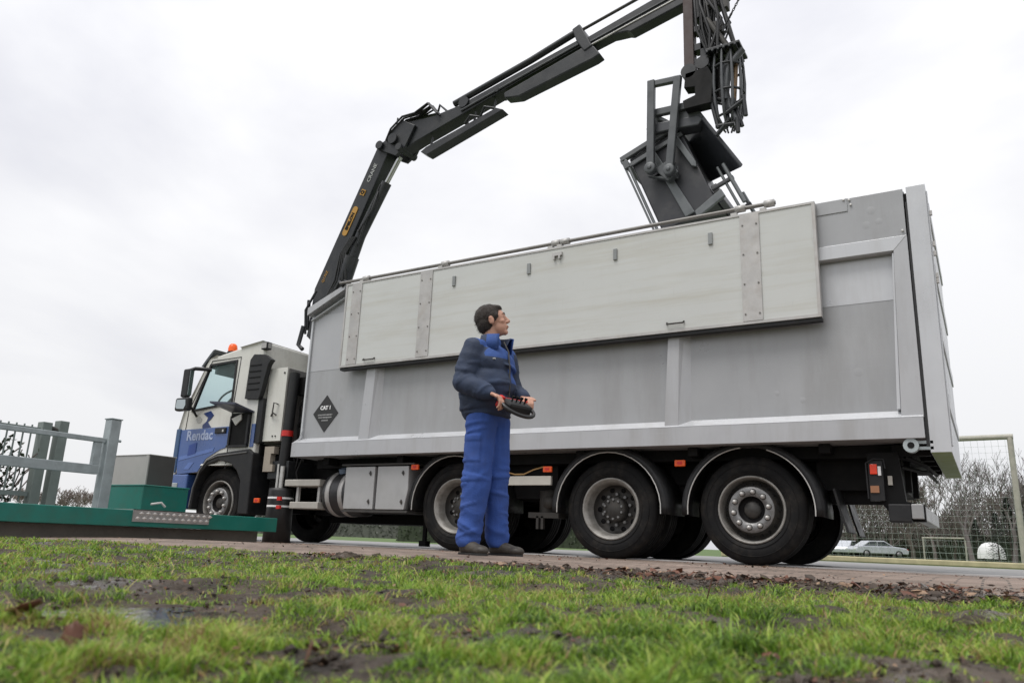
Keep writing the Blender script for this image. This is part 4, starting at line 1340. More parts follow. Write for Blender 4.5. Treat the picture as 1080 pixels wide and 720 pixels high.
# ---- crane (mounted on the truck)
def crane():
    ya, yb = 1.13, 1.36
    def poly(name, pts, y0, y1, mats, parent=truck, bevel=0.015, mi=0):
        return MB().prism(pts, y0, y1, mi).build(name, mats, parent, bevel=bevel)
    c = MB()
    c.lathe([(0.0001, 1.0), (0.30, 1.0), (0.30, 1.3), (0.22, 1.4), (0.20, 3.0), (0.26, 3.05), (0.26, 3.25), (0.0001, 3.3)], (-6.55, 1.28, 0), 'z', 24)
    c.box((-6.7, 0.2, 0.85), (-6.3, 2.35, 1.1))
    c.prism([(-6.8, 2.9), (-6.4, 2.9), (-6.6, 3.6), (-7.1, 3.55), (-7.18, 3.2)], 1.10, 1.46)
    c.build('crane_column', [cranem], truck, bevel=0.01)
    mbm = poly('main_boom', [(-7.20, 3.25), (-7.14, 4.0), (-6.05, 6.27), (-5.93, 6.32), (-5.79, 6.17), (-5.96, 5.78), (-6.45, 4.72), (-6.66, 4.2), (-6.78, 3.3)], ya, yb, [cranem])
    d = (Vector((-6.05, 0, 6.27)) - Vector((-7.14, 0, 4.0))).normalized()
    ang = math.atan2(d.z, d.x)
    def on(t_, off): return Vector((-7.14, 0, 4.0)) + d * t_ + Vector((d.z, 0, -d.x)) * off
    rot = (math.pi / 2, -ang, 0)
    # lozenge sticker
    lz = MB()
    a0, a1, h_ = 0.98, 1.50, 0.055
    pts = []
    for k in range(17):
        if k <= 8: t_, aa = a1 - 0.05, -math.pi / 2 + k * math.pi / 8
        else: t_, aa = a0 + 0.05, math.pi / 2 + (k - 9) * math.pi / 7
        v = on(t_ + 0.05 * math.cos(aa), 0.13 - h_ * math.sin(aa))
        pts.append((v.x, v.z))
    lz.prism(pts, ya - 0.012, ya + 0.004)
    lz.build('boom_sticker', [yellowm], mbm)
    v = on(1.235, 0.135)
    text('boom_lettering', 'EPSILON', 0.08, (v.x, ya - 0.016, v.z), blackm, mbm, rot=rot, bold=0.004)
    v = on(1.75, 0.13)
    q = MB()
    sq = [on(1.70, 0.085), on(1.80, 0.085), on(1.80, 0.18), on(1.70, 0.18)]
    q.prism([(p_.x, p_.z) for p_ in sq], ya - 0.012, ya + 0.004)
    q.build('boom_sticker', [yellowm], mbm)
    text('boom_lettering', 'Q', 0.085, (v.x, ya - 0.016, v.z), blackm, mbm, rot=rot, bold=0.004)
    v = on(2.10, 0.14)
    text('boom_lettering', 'CRANE', 0.10, (v.x, ya - 0.005, v.z), pm('faded_white', (0.42, 0.43, 0.42), 0.5), mbm, rot=rot, bold=0.001)
    v = on(0.25, 0.12)
    text('boom_lettering', 'Q170Z', 0.07, (v.x, ya - 0.005, v.z), yellowm, mbm, rot=rot)
    # lift cylinder
    cy = MB()
    cy.tube([(-5.60, 1.2, 6.03), (-5.86, 1.2, 5.60)], 0.042, 12, 1)
    cy.tube([(-5.84, 1.2, 5.63), (-6.30, 1.2, 4.80), (-6.42, 1.2, 4.45)], 0.085, 12, 0)
    cy.tube([(-6.42, 1.18, 4.45), (-6.78, 1.2, 3.4)], 0.12, 12, 0)
    cy.tube([(-5.90, 1.12, 5.58), (-6.12, 1.10, 5.0), (-6.25, 1.1, 4.62)], 0.018, 6, 0)
    cy.build('lift_cylinder', [cranem, chrome], truck)
    hs = MB()
    for k in range(5):
        o_ = k * 0.03
        hs.tube([(-6.98 + o_, 1.09, 3.3), (-6.86 + o_, 1.08, 3.7 + o_), (-6.66 + o_ * 2, 1.08, 4.05), (-6.60 + o_, 1.09, 4.5), (-6.42 + o_, 1.1, 4.75)], 0.017, 6)
    hs.tube([(-5.93, 1.12, 5.47), (-5.95, 1.02, 5.1), (-6.18, 1.02, 4.78), (-6.28, 1.1, 4.85)], 0.014, 6)
    hs.build('hydraulic_hose', [hosem], mbm)
    # little hooks at the foot
    MB().tube([(-7.05, 0.9, 3.3), (-7.12, 0.9, 3.0), (-7.02, 0.9, 2.92)], 0.035, 8).tube([(-7.18, 1.1, 3.3), (-7.2, 1.1, 3.8)], 0.03, 8).tube([(-7.1, 1.0, 3.2), (-7.15, 1.0, 3.6), (-6.95, 1.0, 3.9)], 0.02, 6).build('foot_hook', [cranem], mbm)
    # knuckle
    kn = MB()
    kn.prism([(-6.03, 6.24), (-5.85, 6.33), (-5.72, 6.50), (-5.50, 6.60), (-5.25, 6.45), (-5.42, 6.12), (-5.60, 6.0), (-5.83, 6.12)], ya - 0.05, ya + 0.0)
    kn.prism([(-6.03, 6.24), (-5.85, 6.33), (-5.72, 6.50), (-5.50, 6.60), (-5.25, 6.45), (-5.42, 6.12), (-5.60, 6.0), (-5.83, 6.12)], yb + 0.001, yb + 0.05)
    for (x_, z_, r_) in ((-5.93, 6.25, 0.07), (-5.66, 6.30, 0.09), (-5.52, 6.12, 0.06)):
        kn.tube([(x_, ya - 0.10, z_), (x_, yb + 0.1, z_)], r_, 14)
    kn.build('boom_knuckle', [cranem], truck, bevel=0.008)
    hb = MB()
    rs = random.Random(4)
    for k in range(9):
        y_ = ya - 0.08 + k * 0.035
        j = rs.uniform(-0.06, 0.06)
        hb.tube([(-5.80, y_, 6.30), (-5.72, y_, 6.52 + j), (-5.50, y_, 6.68 + j), (-5.25, y_, 6.66 + j * 0.5), (-5.0, y_, 6.72 - j), (-4.8, y_, 6.52)], 0.017, 6)
    hb.build('hydraulic_hose', [hosem], truck)
    MB().tube([(-5.74, 1.2, 6.40), (-5.72, 1.2, 6.76)], 0.014, 6).build('antenna', [cranem], truck)
    MB().tube([(-4.93, 1.2, 6.52), (-4.87, 1.2, 6.76), (-4.66, 1.2, 6.55)], 0.022, 6).build('lifting_eye', [cranem], truck)
    # outer boom
    ob = MB()
    ob.prism([(-5.72, 6.20), (-5.62, 6.50), (-5.42, 6.58), (-4.93, 6.55), (-4.45, 6.60), (-3.5, 6.83), (-2.42, 7.08), (-2.36, 6.96), (-3.4, 6.70), (-4.4, 6.42), (-5.2, 6.20), (-5.5, 6.10)], ya, yb)
    ob.tube([(-4.35, ya - 0.03, 6.62), (-4.35, yb + 0.03, 6.62)], 0.09, 14)
    ob.tube([(-3.75, ya - 0.03, 6.66), (-3.75, yb + 0.03, 6.66)], 0.04, 10)
    ob.prism([(-4.4, 6.50), (-2.4, 7.0), (-2.4, 6.975), (-4.4, 6.47)], ya - 0.03, ya - 0.0005, 1)
    o1 = ob.build('outer_boom', [cranem, cranel], truck, bevel=0.012)
    poly('boom_guard', [(-3.62, 6.56), (-2.36, 6.90), (-2.16, 6.88), (-2.06, 6.72), (-2.16, 6.68), (-3.36, 6.43), (-3.6, 6.47)], ya - 0.03, yb - 0.08, [cranem], o1)
    poly('end_bracket', [(-2.50, 7.25), (-2.38, 7.30), (-2.28, 7.1), (-2.18, 6.88), (-2.30, 6.83), (-2.42, 7.02)], ya - 0.045, yb + 0.05, [cranem], o1)
    tb = MB().tube([(-4.55, ya + 0.02, 6.66), (-3.2, ya + 0.02, 7.00), (-2.40, ya + 0.02, 7.24)], 0.05, 10, 0).tube([(-2.42, ya + 0.02, 7.22), (-1.55, ya + 0.02, 7.43), (-0.6, ya + 0.02, 7.66)], 0.022, 8, 1)
    tb.build('extension_cylinder', [cranem, rimdark], o1)
    ex = MB()
    ex.prism([(-2.50, 7.04), (-1.376, 7.34), (-0.55, 7.54), (-0.50, 7.36), (-1.3, 7.14), (-2.4, 6.90)], ya + 0.03, yb - 0.03)
    ex.prism([(-2.40, 6.97), (-0.52, 7.43), (-0.52, 7.41), (-2.40, 6.945)], ya + 0.012, ya + 0.0295, 1)
    ex.build('boom_extension', [cranem, cranel], truck, bevel=0.01)
    poly('extension_guard', [(-1.92, 6.985), (-0.82, 7.25), (-0.80, 7.13), (-1.62, 6.94), (-1.68, 6.965)], ya + 0.0, yb - 0.05, [cranem])
    MB().tube([(-2.2, ya, 6.93), (-0.85, ya, 7.25)], 0.012, 6).build('guard_rod', [edgem], truck)
    ty = MB()
    ty.prism([(-5.14, 5.98), (-5.03, 6.04), (-3.76, 6.37), (-3.64, 6.31), (-5.02, 5.90)], ya + 0.0, yb - 0.05)
    for x_, z0, z1 in ((-5.0, 6.0, 6.22), (-4.33, 6.2, 6.40), (-3.85, 6.33, 6.55), (-4.2, 6.22, 6.45)): ty.tube([(x_, 1.2, z0), (x_ + 0.03, 1.2, z1)], 0.02, 6)
    ty.tube([(-4.33, 1.15, 6.26), (-4.2, 1.1, 6.34), (-4.05, 1.15, 6.30), (-3.95, 1.1, 6.42), (-3.8, 1.15, 6.38)], 0.025, 6)
    ty.build('lower_tray', [cranem], truck, bevel=0.006)


crane()


# ================================================================ GRAPPLE
def grapple():
    g = tag(empty('grapple', (-0.5, 1.2, 7.2)), 'dark steel claw grapple with hoses hanging from the tip of the crane boom', 'grapple')
    O = (-0.5, 1.2, 7.2)
    def bd(mb, name, mats, bevel=0.006): return mb.build(name, mats, g, org=O, bevel=bevel)
    m = MB()
    m.box((-0.87, 1.10, 5.98), (-0.74, 1.24, 7.45), 0)
    bd(m, 'hanger_bar', [rustm])
    m = MB()
    m.box((-0.66, 1.12, 5.6), (-0.58, 1.26, 7.3)).box((-0.74, 1.12, 6.62), (-0.60, 1.26, 6.70)).box((-0.74, 1.12, 6.34), (-0.60, 1.26, 6.44))
    m.tube([(-0.80, 1.05, 6.03), (-0.80, 1.3, 6.03)], 0.10, 14).tube([(-0.62, 1.05, 6.1), (-0.62, 1.3, 6.1)], 0.09, 14)
    m.prism([(-0.72, 7.4), (-0.28, 7.35), (-0.25, 7.12), (-0.42, 6.95), (-0.72, 6.8)], 1.12, 1.32)
    bd(m, 'hanger_frame', [cranem])
    m = MB()
    m.prism([(-0.84, 6.0), (-0.55, 6.02), (-0.48, 5.85), (-0.52, 5.5), (-0.86, 5.5), (-0.88, 5.62), (-0.72, 5.66), (-0.72, 5.78), (-0.86, 5.80)], 1.05, 1.22)
    m.lathe([(0.0001, 0), (0.13, 0), (0.13, 0.25), (0.09, 0.32), (0.0001, 0.32)], (-0.55, 1.28, 5.75), 'z', 18)
    bd(m, 'rotator', [blackm])
    rs = random.Random(12)
    m = MB()
    for k in range(16):
        x0 = rs.uniform(-0.70, -0.42)
        y0 = rs.uniform(1.0, 1.3)
        m.tube([(x0, y0, 7.3), (x0 + rs.uniform(-.05, .1), y0 - 0.06, 7.0 + rs.uniform(-.1, .1)), (x0 + rs.uniform(0.0, .22), y0 - 0.03, 6.6 + rs.uniform(-.1, .1)), (rs.uniform(-0.6, -0.25), y0, 6.15)], rs.uniform(0.014, 0.024), 6)
    m.tube([(-0.40, 1.1, 7.5), (-0.36, 1.1, 6.9), (-0.22, 1.1, 6.25)], 0.03, 8)
    bd(m, 'hydraulic_hose', [hosem], 0)
    m = MB()
    m.tube([(-0.50, 1.1, 6.95), (-0.62, 1.12, 6.75), (-0.48, 1.1, 6.6)], 0.03, 8).box((-0.55, 1.05, 6.9), (-0.42, 1.15, 7.05)).box((-0.5, 1.08, 6.5), (-0.36, 1.2, 6.66)).box((-0.36, 1.08, 6.82), (-0.28, 1.2, 6.95)).tube([(-0.55, 1.08, 6.72), (-0.28, 1.08, 6.2)], 0.04, 8)
    bd(m, 'coupling', [rimdark])
    # claw basket: top plate, curved tines, rings
    m = MB()
    m.box((-0.56, 1.0, 6.20), (-0.13, 1.4, 6.235))
    for k in range(6): m.box((-0.55 + k * 0.07, 0.985, 6.17), (-0.52 + k * 0.07, 1.41, 6.2))
    bd(m, 'top_ring', [cranem])
    tines = []
    for k in range(10):
        a = 2 * math.pi * k / 10 + 0.2
        cx, cy = -0.34, 1.2
        ca, sa = math.cos(a), math.sin(a)
        pp = []
        for (rr_, z) in ((0.17, 6.2), (0.19, 6.0), (0.20, 5.75), (0.19, 5.5), (0.15, 5.28), (0.06, 5.14)):
            pp.append((cx + rr_ * ca, cy + rr_ * sa, z))
        mm = MB().tube(pp, [0.015, 0.018, 0.02, 0.02, 0.018, 0.012], 6)
        bd(mm, 'tine', [cranel], 0)
    m = MB()
    for z, r_ in ((5.98, 0.19), (5.62, 0.195), (5.3, 0.15)):
        m = MB()
        m.tube([(-0.34 + r_ * math.cos(k * math.pi / 10), 1.2 + r_ * math.sin(k * math.pi / 10), z) for k in range(21)], 0.016, 6, caps=False)
        bd(m, 'basket_ring', [cranem], 0)
    m = MB()
    m.tube([(-0.28, 1.1, 6.15), (-0.38, 1.1, 5.85), (-0.30, 1.1, 5.4), (-0.22, 1.1, 5.2)], 0.035, 8, 0)
    m.tube([(-0.12, 1.1, 6.15), (-0.30, 1.08, 5.95), (-0.35, 1.08, 5.5)], 0.045, 8, 0)
    m.tube([(-0.40, 1.15, 6.1), (-0.42, 1.15, 5.55)], 0.05, 8, 1)
    m.tube([(-0.22, 1.15, 6.0), (-0.26, 1.15, 5.5)], 0.03, 8, 2)
    bd(m, 'claw_cylinder', [cranel, blackm, pm('worn_bronze', (0.22, 0.14, 0.08), 0.5, 0.4)], 0)
    m = MB()
    for (a_, b_) in (((-0.52, 1.1, 5.5), (-0.45, 1.1, 5.15)), ((-0.45, 1.1, 5.55), (-0.34, 1.1, 5.5)), ((-0.34, 1.1, 5.5), (-0.33, 1.1, 5.2)), ((-0.33, 1.05, 5.3), (-0.12, 1.05, 5.42)), ((-0.12, 1.05, 5.48), (-0.10, 1.05, 5.2)), ((-0.2, 1.05, 5.2), (-0.2, 1.05, 5.0)),
                     ((-0.30, 1.1, 5.25), (-0.48, 1.1, 5.05)), ((-0.48, 1.1, 5.18), (-0.25, 1.1, 5.16)), ((-0.26, 1.1, 5.5), (-0.16, 1.1, 5.1))):
        m.tube([a_, b_], 0.028, 6)
    bd(m, 'claw_linkage', [cranem], 0)
    # chain hanging beside it
    ch = tag(empty('chain', (-0.2, 1.0, 7.1)), 'thin chain hanging from above beside the crane tip', 'chain')
    mm = MB()
    P = [Vector((0.0, 1.0, 7.15)), Vector((-0.10, 1.0, 6.83)), Vector((-0.22, 1.0, 6.62)), Vector((-0.29, 1.0, 6.50))]
    n_ = 22
    for k in range(n_):
        u = k / (n_ - 1) * 3
        i = min(2, int(u))
        p_ = P[i].lerp(P[i + 1], u - i)
        dd = (P[i + 1] - P[i]).normalized()
        sd_ = Vector((0, 1, 0)) if k % 2 else dd.cross(Vector((0, 1, 0)))
        lk = [p_ + dd * 0.024 * math.cos(2 * math.pi * j / 8) + sd_ * 0.013 * math.sin(2 * math.pi * j / 8) for j in range(9)]
        mm.tube(lk, 0.0055, 5, caps=False)
    mm.tube([(-0.29, 1.0, 6.50), (-0.33, 1.0, 6.42), (-0.27, 1.0, 6.38), (-0.25, 1.0, 6.46)], 0.016, 6)
    mm.build('chain_links', [cranem], ch, org=(-0.2, 1.0, 7.1))


grapple()


# ================================================================ BIN held by the grapple
def bin_():
    O = Vector((-1.20, 1.68, 4.60))
    b = tag(empty('waste_container', O), 'dark grey steel waste container held tilted above the truck by the grapple', 'container')
    b.rotation_euler = (0, 0, 0)
    tilt = R(-22)      # clockwise seen from the camera: right side up
    Q = Matrix.Rotation(tilt, 4, 'Y')
    # local frame: x right, z up, y away; box 0.95 x 0.85 x 1.0
    def T(mb):
        mb.v = [tuple(Q @ Vector(v) + Vector((0.10, 0, 0.20))) for v in mb.v]
        return mb
    hx, hy, z0, z1 = 0.44, 0.42, -0.72, 0.50
    m = MB().box((-hx, -hy, z0), (0.31, hy, z1))
    T(m).build('bin_body', [binm], b, bevel=0.02)
    for (xa, xb, y_, za, zb, r_) in ((-hx - 0.04, -hx - 0.04, -hy - 0.03, z1 + 0.02, z0 - 0.1, 0.02), (-hx - 0.04, -hx - 0.04, hy + 0.03, z1 + 0.02, z0 - 0.1, 0.02),
                                     (-hx - 0.09, -hx - 0.08, -hy - 0.03, z1, z0 - 0.1, 0.014), (0.58, 0.60, -hy - 0.03, -0.32, z0 - 0.2, 0.026),
                                     (0.58, 0.60, hy + 0.03, -0.32, z0 - 0.2, 0.026), (0.50, 0.52, -hy, -0.3, z0 - 0.2, 0.018)):
        T(MB().tube([(xa, y_, za), (xb, y_, zb)], r_, 8)).build('guide_rod', [binl], b)
    m = MB()
    m.box((-hx - 0.10, -hy - 0.05, z1 - 0.0), (0.33, -hy + 0.02, z1 + 0.07)).box((-hx - 0.10, -hy - 0.04, z1 - 0.14), (0.31, -hy - 0.005, z1 - 0.08)).box((-hx - 0.1, -hy - 0.06, z1 - 0.14), (-hx - 0.02, -hy, z1 - 0.02))
    m.box((-hx - 0.12, hy - 0.02, z1), (0.33, hy + 0.05, z1 + 0.07)).box((-hx - 0.12, -hy, z1), (-hx - 0.04, hy, z1 + 0.06))
    T(m).build('top_rim', [pm('rim_steel', (0.11, 0.115, 0.12), 0.45, 0.2)], b, bevel=0.008)
    m = MB()
    m.prism([(0.15, z1 + 0.02), (0.23, z1 + 0.02), (0.31, -0.10), (0.29, -0.17), (0.24, -0.12)], -hy - 0.06, -hy - 0.012)
    T(m).build('side_strut', [binl], b, bevel=0.008)
    m = MB()
    m.prism([(-0.16, 0.36), (-0.09, 0.38), (0.03, z0 + 0.02), (-0.10, z0 + 0.02)], -hy - 0.035, -hy - 0.012)
    m.prism([(0.03, z0 - 0.10), (0.44, z0 - 0.02), (0.43, z0 + 0.09), (0.04, z0 + 0.0)], -hy - 0.09, -hy - 0.04)
    T(m).build('side_strut', [binl], b, bevel=0.008)
    m = MB().box((0.325, -hy + 0.05, z0), (0.40, hy, -0.45)).box((0.325, -hy - 0.03, -0.56), (0.62, -hy + 0.02, -0.51)).box((0.325, hy - 0.02, -0.56), (0.62, hy + 0.03, -0.51))
    T(m).build('rear_frame', [pm('frame_dark', (0.06, 0.06, 0.065), 0.5, 0.2)], b, bevel=0.01)
    # lid, lifted open, sloping down to the right  (given in container axes, not tilted)
    def W(px, pz): return (px - O.x, pz - O.z)
    y0, y1 = -0.52, 0.45
    m = MB()
    A = W(-0.68, 5.375); B = W(-0.21, 4.59); Af = W(-1.52, 5.66); Bf = W(-1.02, 4.92)
    m.add([(A[0], y0, A[1]), (B[0], y0, B[1]), (Bf[0], y1, Bf[1]), (Af[0], y1, Af[1]),
           (A[0] + 0.03, y0, A[1] + 0.04), (B[0] + 0.03, y0, B[1] + 0.035), (Bf[0] + 0.03, y1, Bf[1] + 0.04), (Af[0] + 0.03, y1, Af[1] + 0.04)],
          [(0, 1, 2, 3), (4, 5, 6, 7), (0, 1, 5, 4), (1, 2, 6, 5), (2, 3, 7, 6), (3, 0, 4, 7)])
    m.build('lid', [pm('lid_grey', (0.028, 0.03, 0.036), 0.42, 0, 0.15, 5)], b, bevel=0.012)
    m = MB()
    m.prism([W(-1.42, 5.42), W(-1.38, 5.48), W(-0.72, 5.44), W(-0.66, 5.38), W(-0.72, 5.30), W(-1.05, 5.32), W(-1.36, 5.33)], y0, y0 + 0.22)
    m.build('lid_hinge_beam', [pm('hinge_beam_steel', (0.06, 0.063, 0.07), 0.4, 0.2)], b, bevel=0.015)
    # lifting frame: two long bars joined at the top
    m = MB()
    def bar(p0, p1, w_, y_):
        p0 = Vector((p0[0] - O.x, 0, p0[1] - O.z)); p1 = Vector((p1[0] - O.x, 0, p1[1] - O.z))
        d_ = (p1 - p0).normalized(); n_ = Vector((d_.z, 0, -d_.x)) * w_ / 2
        m.prism([((p0 - n_).x, (p0 - n_).z), ((p0 + n_).x, (p0 + n_).z), ((p1 + n_).x, (p1 + n_).z), ((p1 - n_).x, (p1 - n_).z)], y_, y_ + 0.07)
    bar((-1.31, 6.06), (-1.33, 4.82), 0.10, -0.62)
    bar((-0.95, 6.02), (-1.08, 4.74), 0.10, -0.62)
    bar((-1.36, 6.02), (-0.92, 5.99), 0.08, -0.60)
    bar((-1.30, 5.62), (-0.72, 5.60), 0.10, -0.54)
    bar((-1.28, 5.58), (-1.0, 5.36), 0.05, -0.50)
    bar((-1.34, 5.60), (-1.05, 5.30), 0.08, -0.44)
    for (x_, z_) in ((-1.33, 4.80), (-1.08, 4.72)):
        m.lathe([(0.0001, -0.02), (0.075, -0.02), (0.075, 0.08), (0.0001, 0.08)], (x_ - O.x, -0.62, z_ - O.z), 'y', 18)
        m.lathe([(0.0001, -0.035), (0.03, -0.035), (0.03, -0.02)], (x_ - O.x, -0.62, z_ - O.z), 'y', 12)
    m.prism([(-1.40 - O.x, 4.74 - O.z), (-1.02 - O.x, 4.66 - O.z), (-1.02 - O.x, 4.80 - O.z), (-1.12 - O.x, 4.62 - O.z)], -0.54, -0.46)
    m.prism([W(-1.30, 4.80), W(-1.12, 4.60), W(-0.98, 4.70), W(-1.1, 4.9)], -0.55, -0.44)
    m.prism([W(-0.98, 5.62), (W(-0.70, 5.50)), W(-0.62, 5.36), W(-1.0, 5.42)], -0.50, -0.40)
    m.build('lifting_frame', [pm('frame_steel', (0.085, 0.09, 0.094), 0.4, 0.3, 0.12, 6)], b, bevel=0.01)


bin_()


# ================================================================ PERSON
def blob(parts, voxel, smooth=6):
    """parts: ('s', c, (rx,ry,rz), rotmat|None) ellipsoids or ('c', p0, p1, r0, r1) capsules; returns one continuous mesh"""
    bm = bmesh.new()
    for p_ in parts:
        if p_[0] == 's':
            r_ = bmesh.ops.create_icosphere(bm, subdivisions=3, radius=1)
            mt = Matrix.Translation(p_[1]) @ (p_[3] if len(p_) > 3 and p_[3] else Matrix.Identity(4)) @ Matrix.Diagonal((*p_[2], 1))
            bmesh.ops.transform(bm, matrix=mt, verts=r_['verts'])
        else:
            a, b_ = Vector(p_[1]), Vector(p_[2])
            d = b_ - a
            k = max(2, int(d.length / (min(p_[3], p_[4]) * 0.35)))
            k = min(k, 26)
            q = d.to_track_quat('Z', 'Y').to_matrix().to_4x4()
            # tapered tube with rounded ends
            n = 14
            rings = []
            L_ = d.length
            prof = []
            for i in range(4):
                an = math.pi / 2 * i / 4
                prof.append((p_[3] * math.sin(an), -p_[3] * math.cos(an)))
            prof[0] = (0.001, -p_[3])
            prof += [(p_[3], 0), (p_[4], L_)]
            for i in range(1, 5):
                an = math.pi / 2 * i / 4
                prof.append((max(0.001, p_[4] * math.cos(an)), L_ + p_[4] * math.sin(an)))
            mt = Matrix.Translation(a) @ q
            vr = []
            for (r_, h) in prof:
                vr.append([bm.verts.new(mt @ Vector((r_ * math.cos(2 * math.pi * j / n), r_ * math.sin(2 * math.pi * j / n), h))) for j in range(n)])
            for i in range(len(vr) - 1):
                for j in range(n):
                    bm.faces.new((vr[i][j], vr[i][(j + 1) % n], vr[i + 1][(j + 1) % n], vr[i + 1][j]))
            bm.faces.new(vr[0][::-1])
            bm.faces.new(vr[-1])
    me = bpy.data.meshes.new('b')
    bm.to_mesh(me)
    bm.free()
    o = bpy.data.objects.new('b', me)
    C.objects.link(o)
    md = o.modifiers.new('r', 'REMESH')
    md.mode = 'VOXEL'
    md.voxel_size = voxel
    md.use_smooth_shade = True
    if smooth:
        ms_ = o.modifiers.new('s', 'SMOOTH')
        ms_.factor = 0.5
        ms_.iterations = smooth
    dg = bpy.context.evaluated_depsgraph_get()
    res = bpy.data.meshes.new_from_object(o.evaluated_get(dg))
    bpy.data.objects.remove(o)
    for p_ in res.polygons: p_.use_smooth = True
    return res


def rough_cloth(me, amp, sc_, seed=0.0, extra=None):
    NR = [v.normal.copy() for v in me.vertices]
    for v in me.vertices:
        c = v.co.copy()
        k = noise.noise(Vector((c.x * sc_[0] + seed, c.y * sc_[1], c.z * sc_[2]))) + 0.5 * noise.noise(Vector((c.x * sc_[0] * 2.2, c.y * sc_[1] * 2.2 + seed, c.z * sc_[2] * 2.2)))
        a = amp * (extra(c) if extra else 1)
        v.co = c + NR[v.index] * k * a
    me.update()


def relax(me, n=1):
    bm = bmesh.new()
    bm.from_mesh(me)
    for _ in range(n): bmesh.ops.smooth_vert(bm, verts=bm.verts, factor=0.5, use_axis_x=True, use_axis_y=True, use_axis_z=True)
    bm.to_mesh(me)
    bm.free()
    for p_ in me.polygons: p_.use_smooth = True


def person():
    P0 = Vector((-1.10, -2.80, road_z(0, -2.8)))
    root = tag(empty('person', P0), 'dark haired man in navy and blue work jacket looking up at the tilted container', 'person')
    root.rotation_euler = (0, 0, R(-6))
    root.scale = (1.01, 1.01, 1.01)

    def put(me, name, mats, parent=root):
        me.name = name
        me.materials.clear()
        for m in mats: me.materials.append(m)
        o = bpy.data.objects.new(name, me)
        C.objects.link(o)
        o.parent = parent
        return o
    # head frame
    HQ = Matrix.Translation((0.0, 0.0, 1.660)) @ Matrix.Rotation(R(34), 4, 'Z') @ Matrix.Rotation(R(-14), 4, 'Y') @ Matrix.Scale(1.07, 4)
    H3 = HQ.to_3x3()
    def hs(c, r, rot=None):
        rm = H3.to_4x4()
        if rot: rm = rm @ rot
        return ('s', HQ @ Vector(c), r, rm)
    def hc(a, b_, r0, r1): return ('c', HQ @ Vector(a), HQ @ Vector(b_), r0, r1)
    head = [hs((-0.012, 0, 0.030), (0.098, 0.077, 0.090)), hs((0.030, 0, 0.020), (0.066, 0.064, 0.072)), hs((0.030, 0, -0.045), (0.060, 0.056, 0.062)),
            hs((0.068, 0, -0.088), (0.024, 0.026, 0.020)), hs((0.078, 0, 0.036), (0.018, 0.042, 0.014)), hc((0.090, 0, 0.022), (0.110, 0, -0.016), 0.009, 0.013),
            hs((0.098, 0.010, -0.022), (0.012, 0.009, 0.008)), hs((0.098, -0.010, -0.022), (0.012, 0.009, 0.008)),
            hs((0.088, 0, -0.048), (0.014, 0.022, 0.007)), hs((0.085, 0, -0.061), (0.014, 0.019, 0.007)),
            hs((0.055, 0.035, -0.015), (0.030, 0.022, 0.022)), hs((0.055, -0.035, -0.015), (0.030, 0.022, 0.022)),
            hs((-0.004, 0.078, -0.004), (0.020, 0.009, 0.032)), hs((-0.004, -0.078, -0.004), (0.020, 0.009, 0.032)),
            hs((-0.008, -0.084, 0.012), (0.012, 0.006, 0.014)),
            ('c', (-0.015, 0, 1.46), HQ @ Vector((-0.015, 0, -0.05)), 0.064, 0.058)]
    core = [('c', (0, 0, 0.98), (0, 0, 1.36), 0.09, 0.11), ('c', (-0.02, -0.13, 1.41), (-0.02, 0.13, 1.41), 0.045, 0.045),
            ('c', (0.0, -0.075, 0.95), (-0.005, -0.085, 0.5), 0.065, 0.045), ('c', (-0.005, -0.085, 0.5), (-0.045, -0.115, 0.08), 0.045, 0.032),
            ('c', (0.0, 0.075, 0.95), (0.03, 0.09, 0.5), 0.065, 0.045), ('c', (0.03, 0.09, 0.5), (0.03, 0.125, 0.08), 0.045, 0.032),
            ('c', (-0.045, -0.115, 0.06), (0.06, -0.13, 0.04), 0.028, 0.022), ('c', (0.03, 0.125, 0.06), (0.13, 0.13, 0.04), 0.028, 0.022)]
    RS, RE, RW = Vector((-0.02, -0.18, 1.425)), Vector((-0.05, -0.235, 1.17)), Vector((0.175, -0.205, 1.08))
    LS, LE, LW = Vector((0.0, 0.18, 1.425)), Vector((0.02, 0.26, 1.16)), Vector((0.22, 0.12, 1.10))
    arms = [('c', RS, RE, 0.042, 0.038), ('c', RE, RW, 0.038, 0.027), ('c', LS, LE, 0.042, 0.038), ('c', LE, LW, 0.042, 0.027)]

    def hand(w, tip, side):
        # w wrist, tip: middle knuckle centre direction; side: +1 left hand, -1 right hand
        w = Vector(w); d = (Vector(tip) - w).normalized()
        upv = Vector((0, 0, 1))
        lat = d.cross(upv).normalized()           # points to the hand's right side
        nrm = lat.cross(d).normalized()
        out_ = []
        k0 = w + d * 0.085
        for j in range(4):
            off = (j - 1.5) * 0.021
            out_.append(('c', w + d * 0.015 + lat * off * 0.6, k0 + lat * off, 0.014, 0.0115))
        L_ = (0.040, 0.046, 0.043, 0.034)
        order = range(4) if side > 0 else range(3, -1, -1)
        for j, ln in zip(order, L_):
            off = (j - 1.5) * 0.022
            a = k0 + lat * off
            b_ = a + (d * 0.80 - nrm * 0.6) * ln
            c_ = b_ + (d * 0.25 - nrm * 0.95) * ln * 0.75
            e_ = c_ + (-d * 0.45 - nrm * 0.8) * ln * 0.55
            out_ += [('c', a, b_, 0.0105, 0.0095), ('c', b_, c_, 0.0095, 0.0085), ('c', c_, e_, 0.0085, 0.0075)]
        th = -lat * side                          # thumb on the inner side
        a = w + d * 0.03 + th * 0.026
        b_ = a + d * 0.030 + th * 0.022 + nrm * 0.004
        c_ = b_ + d * 0.032 + th * 0.008 - nrm * 0.006
        out_ += [('c', a, b_, 0.014, 0.011), ('c', b_, c_, 0.011, 0.009)]
        return out_
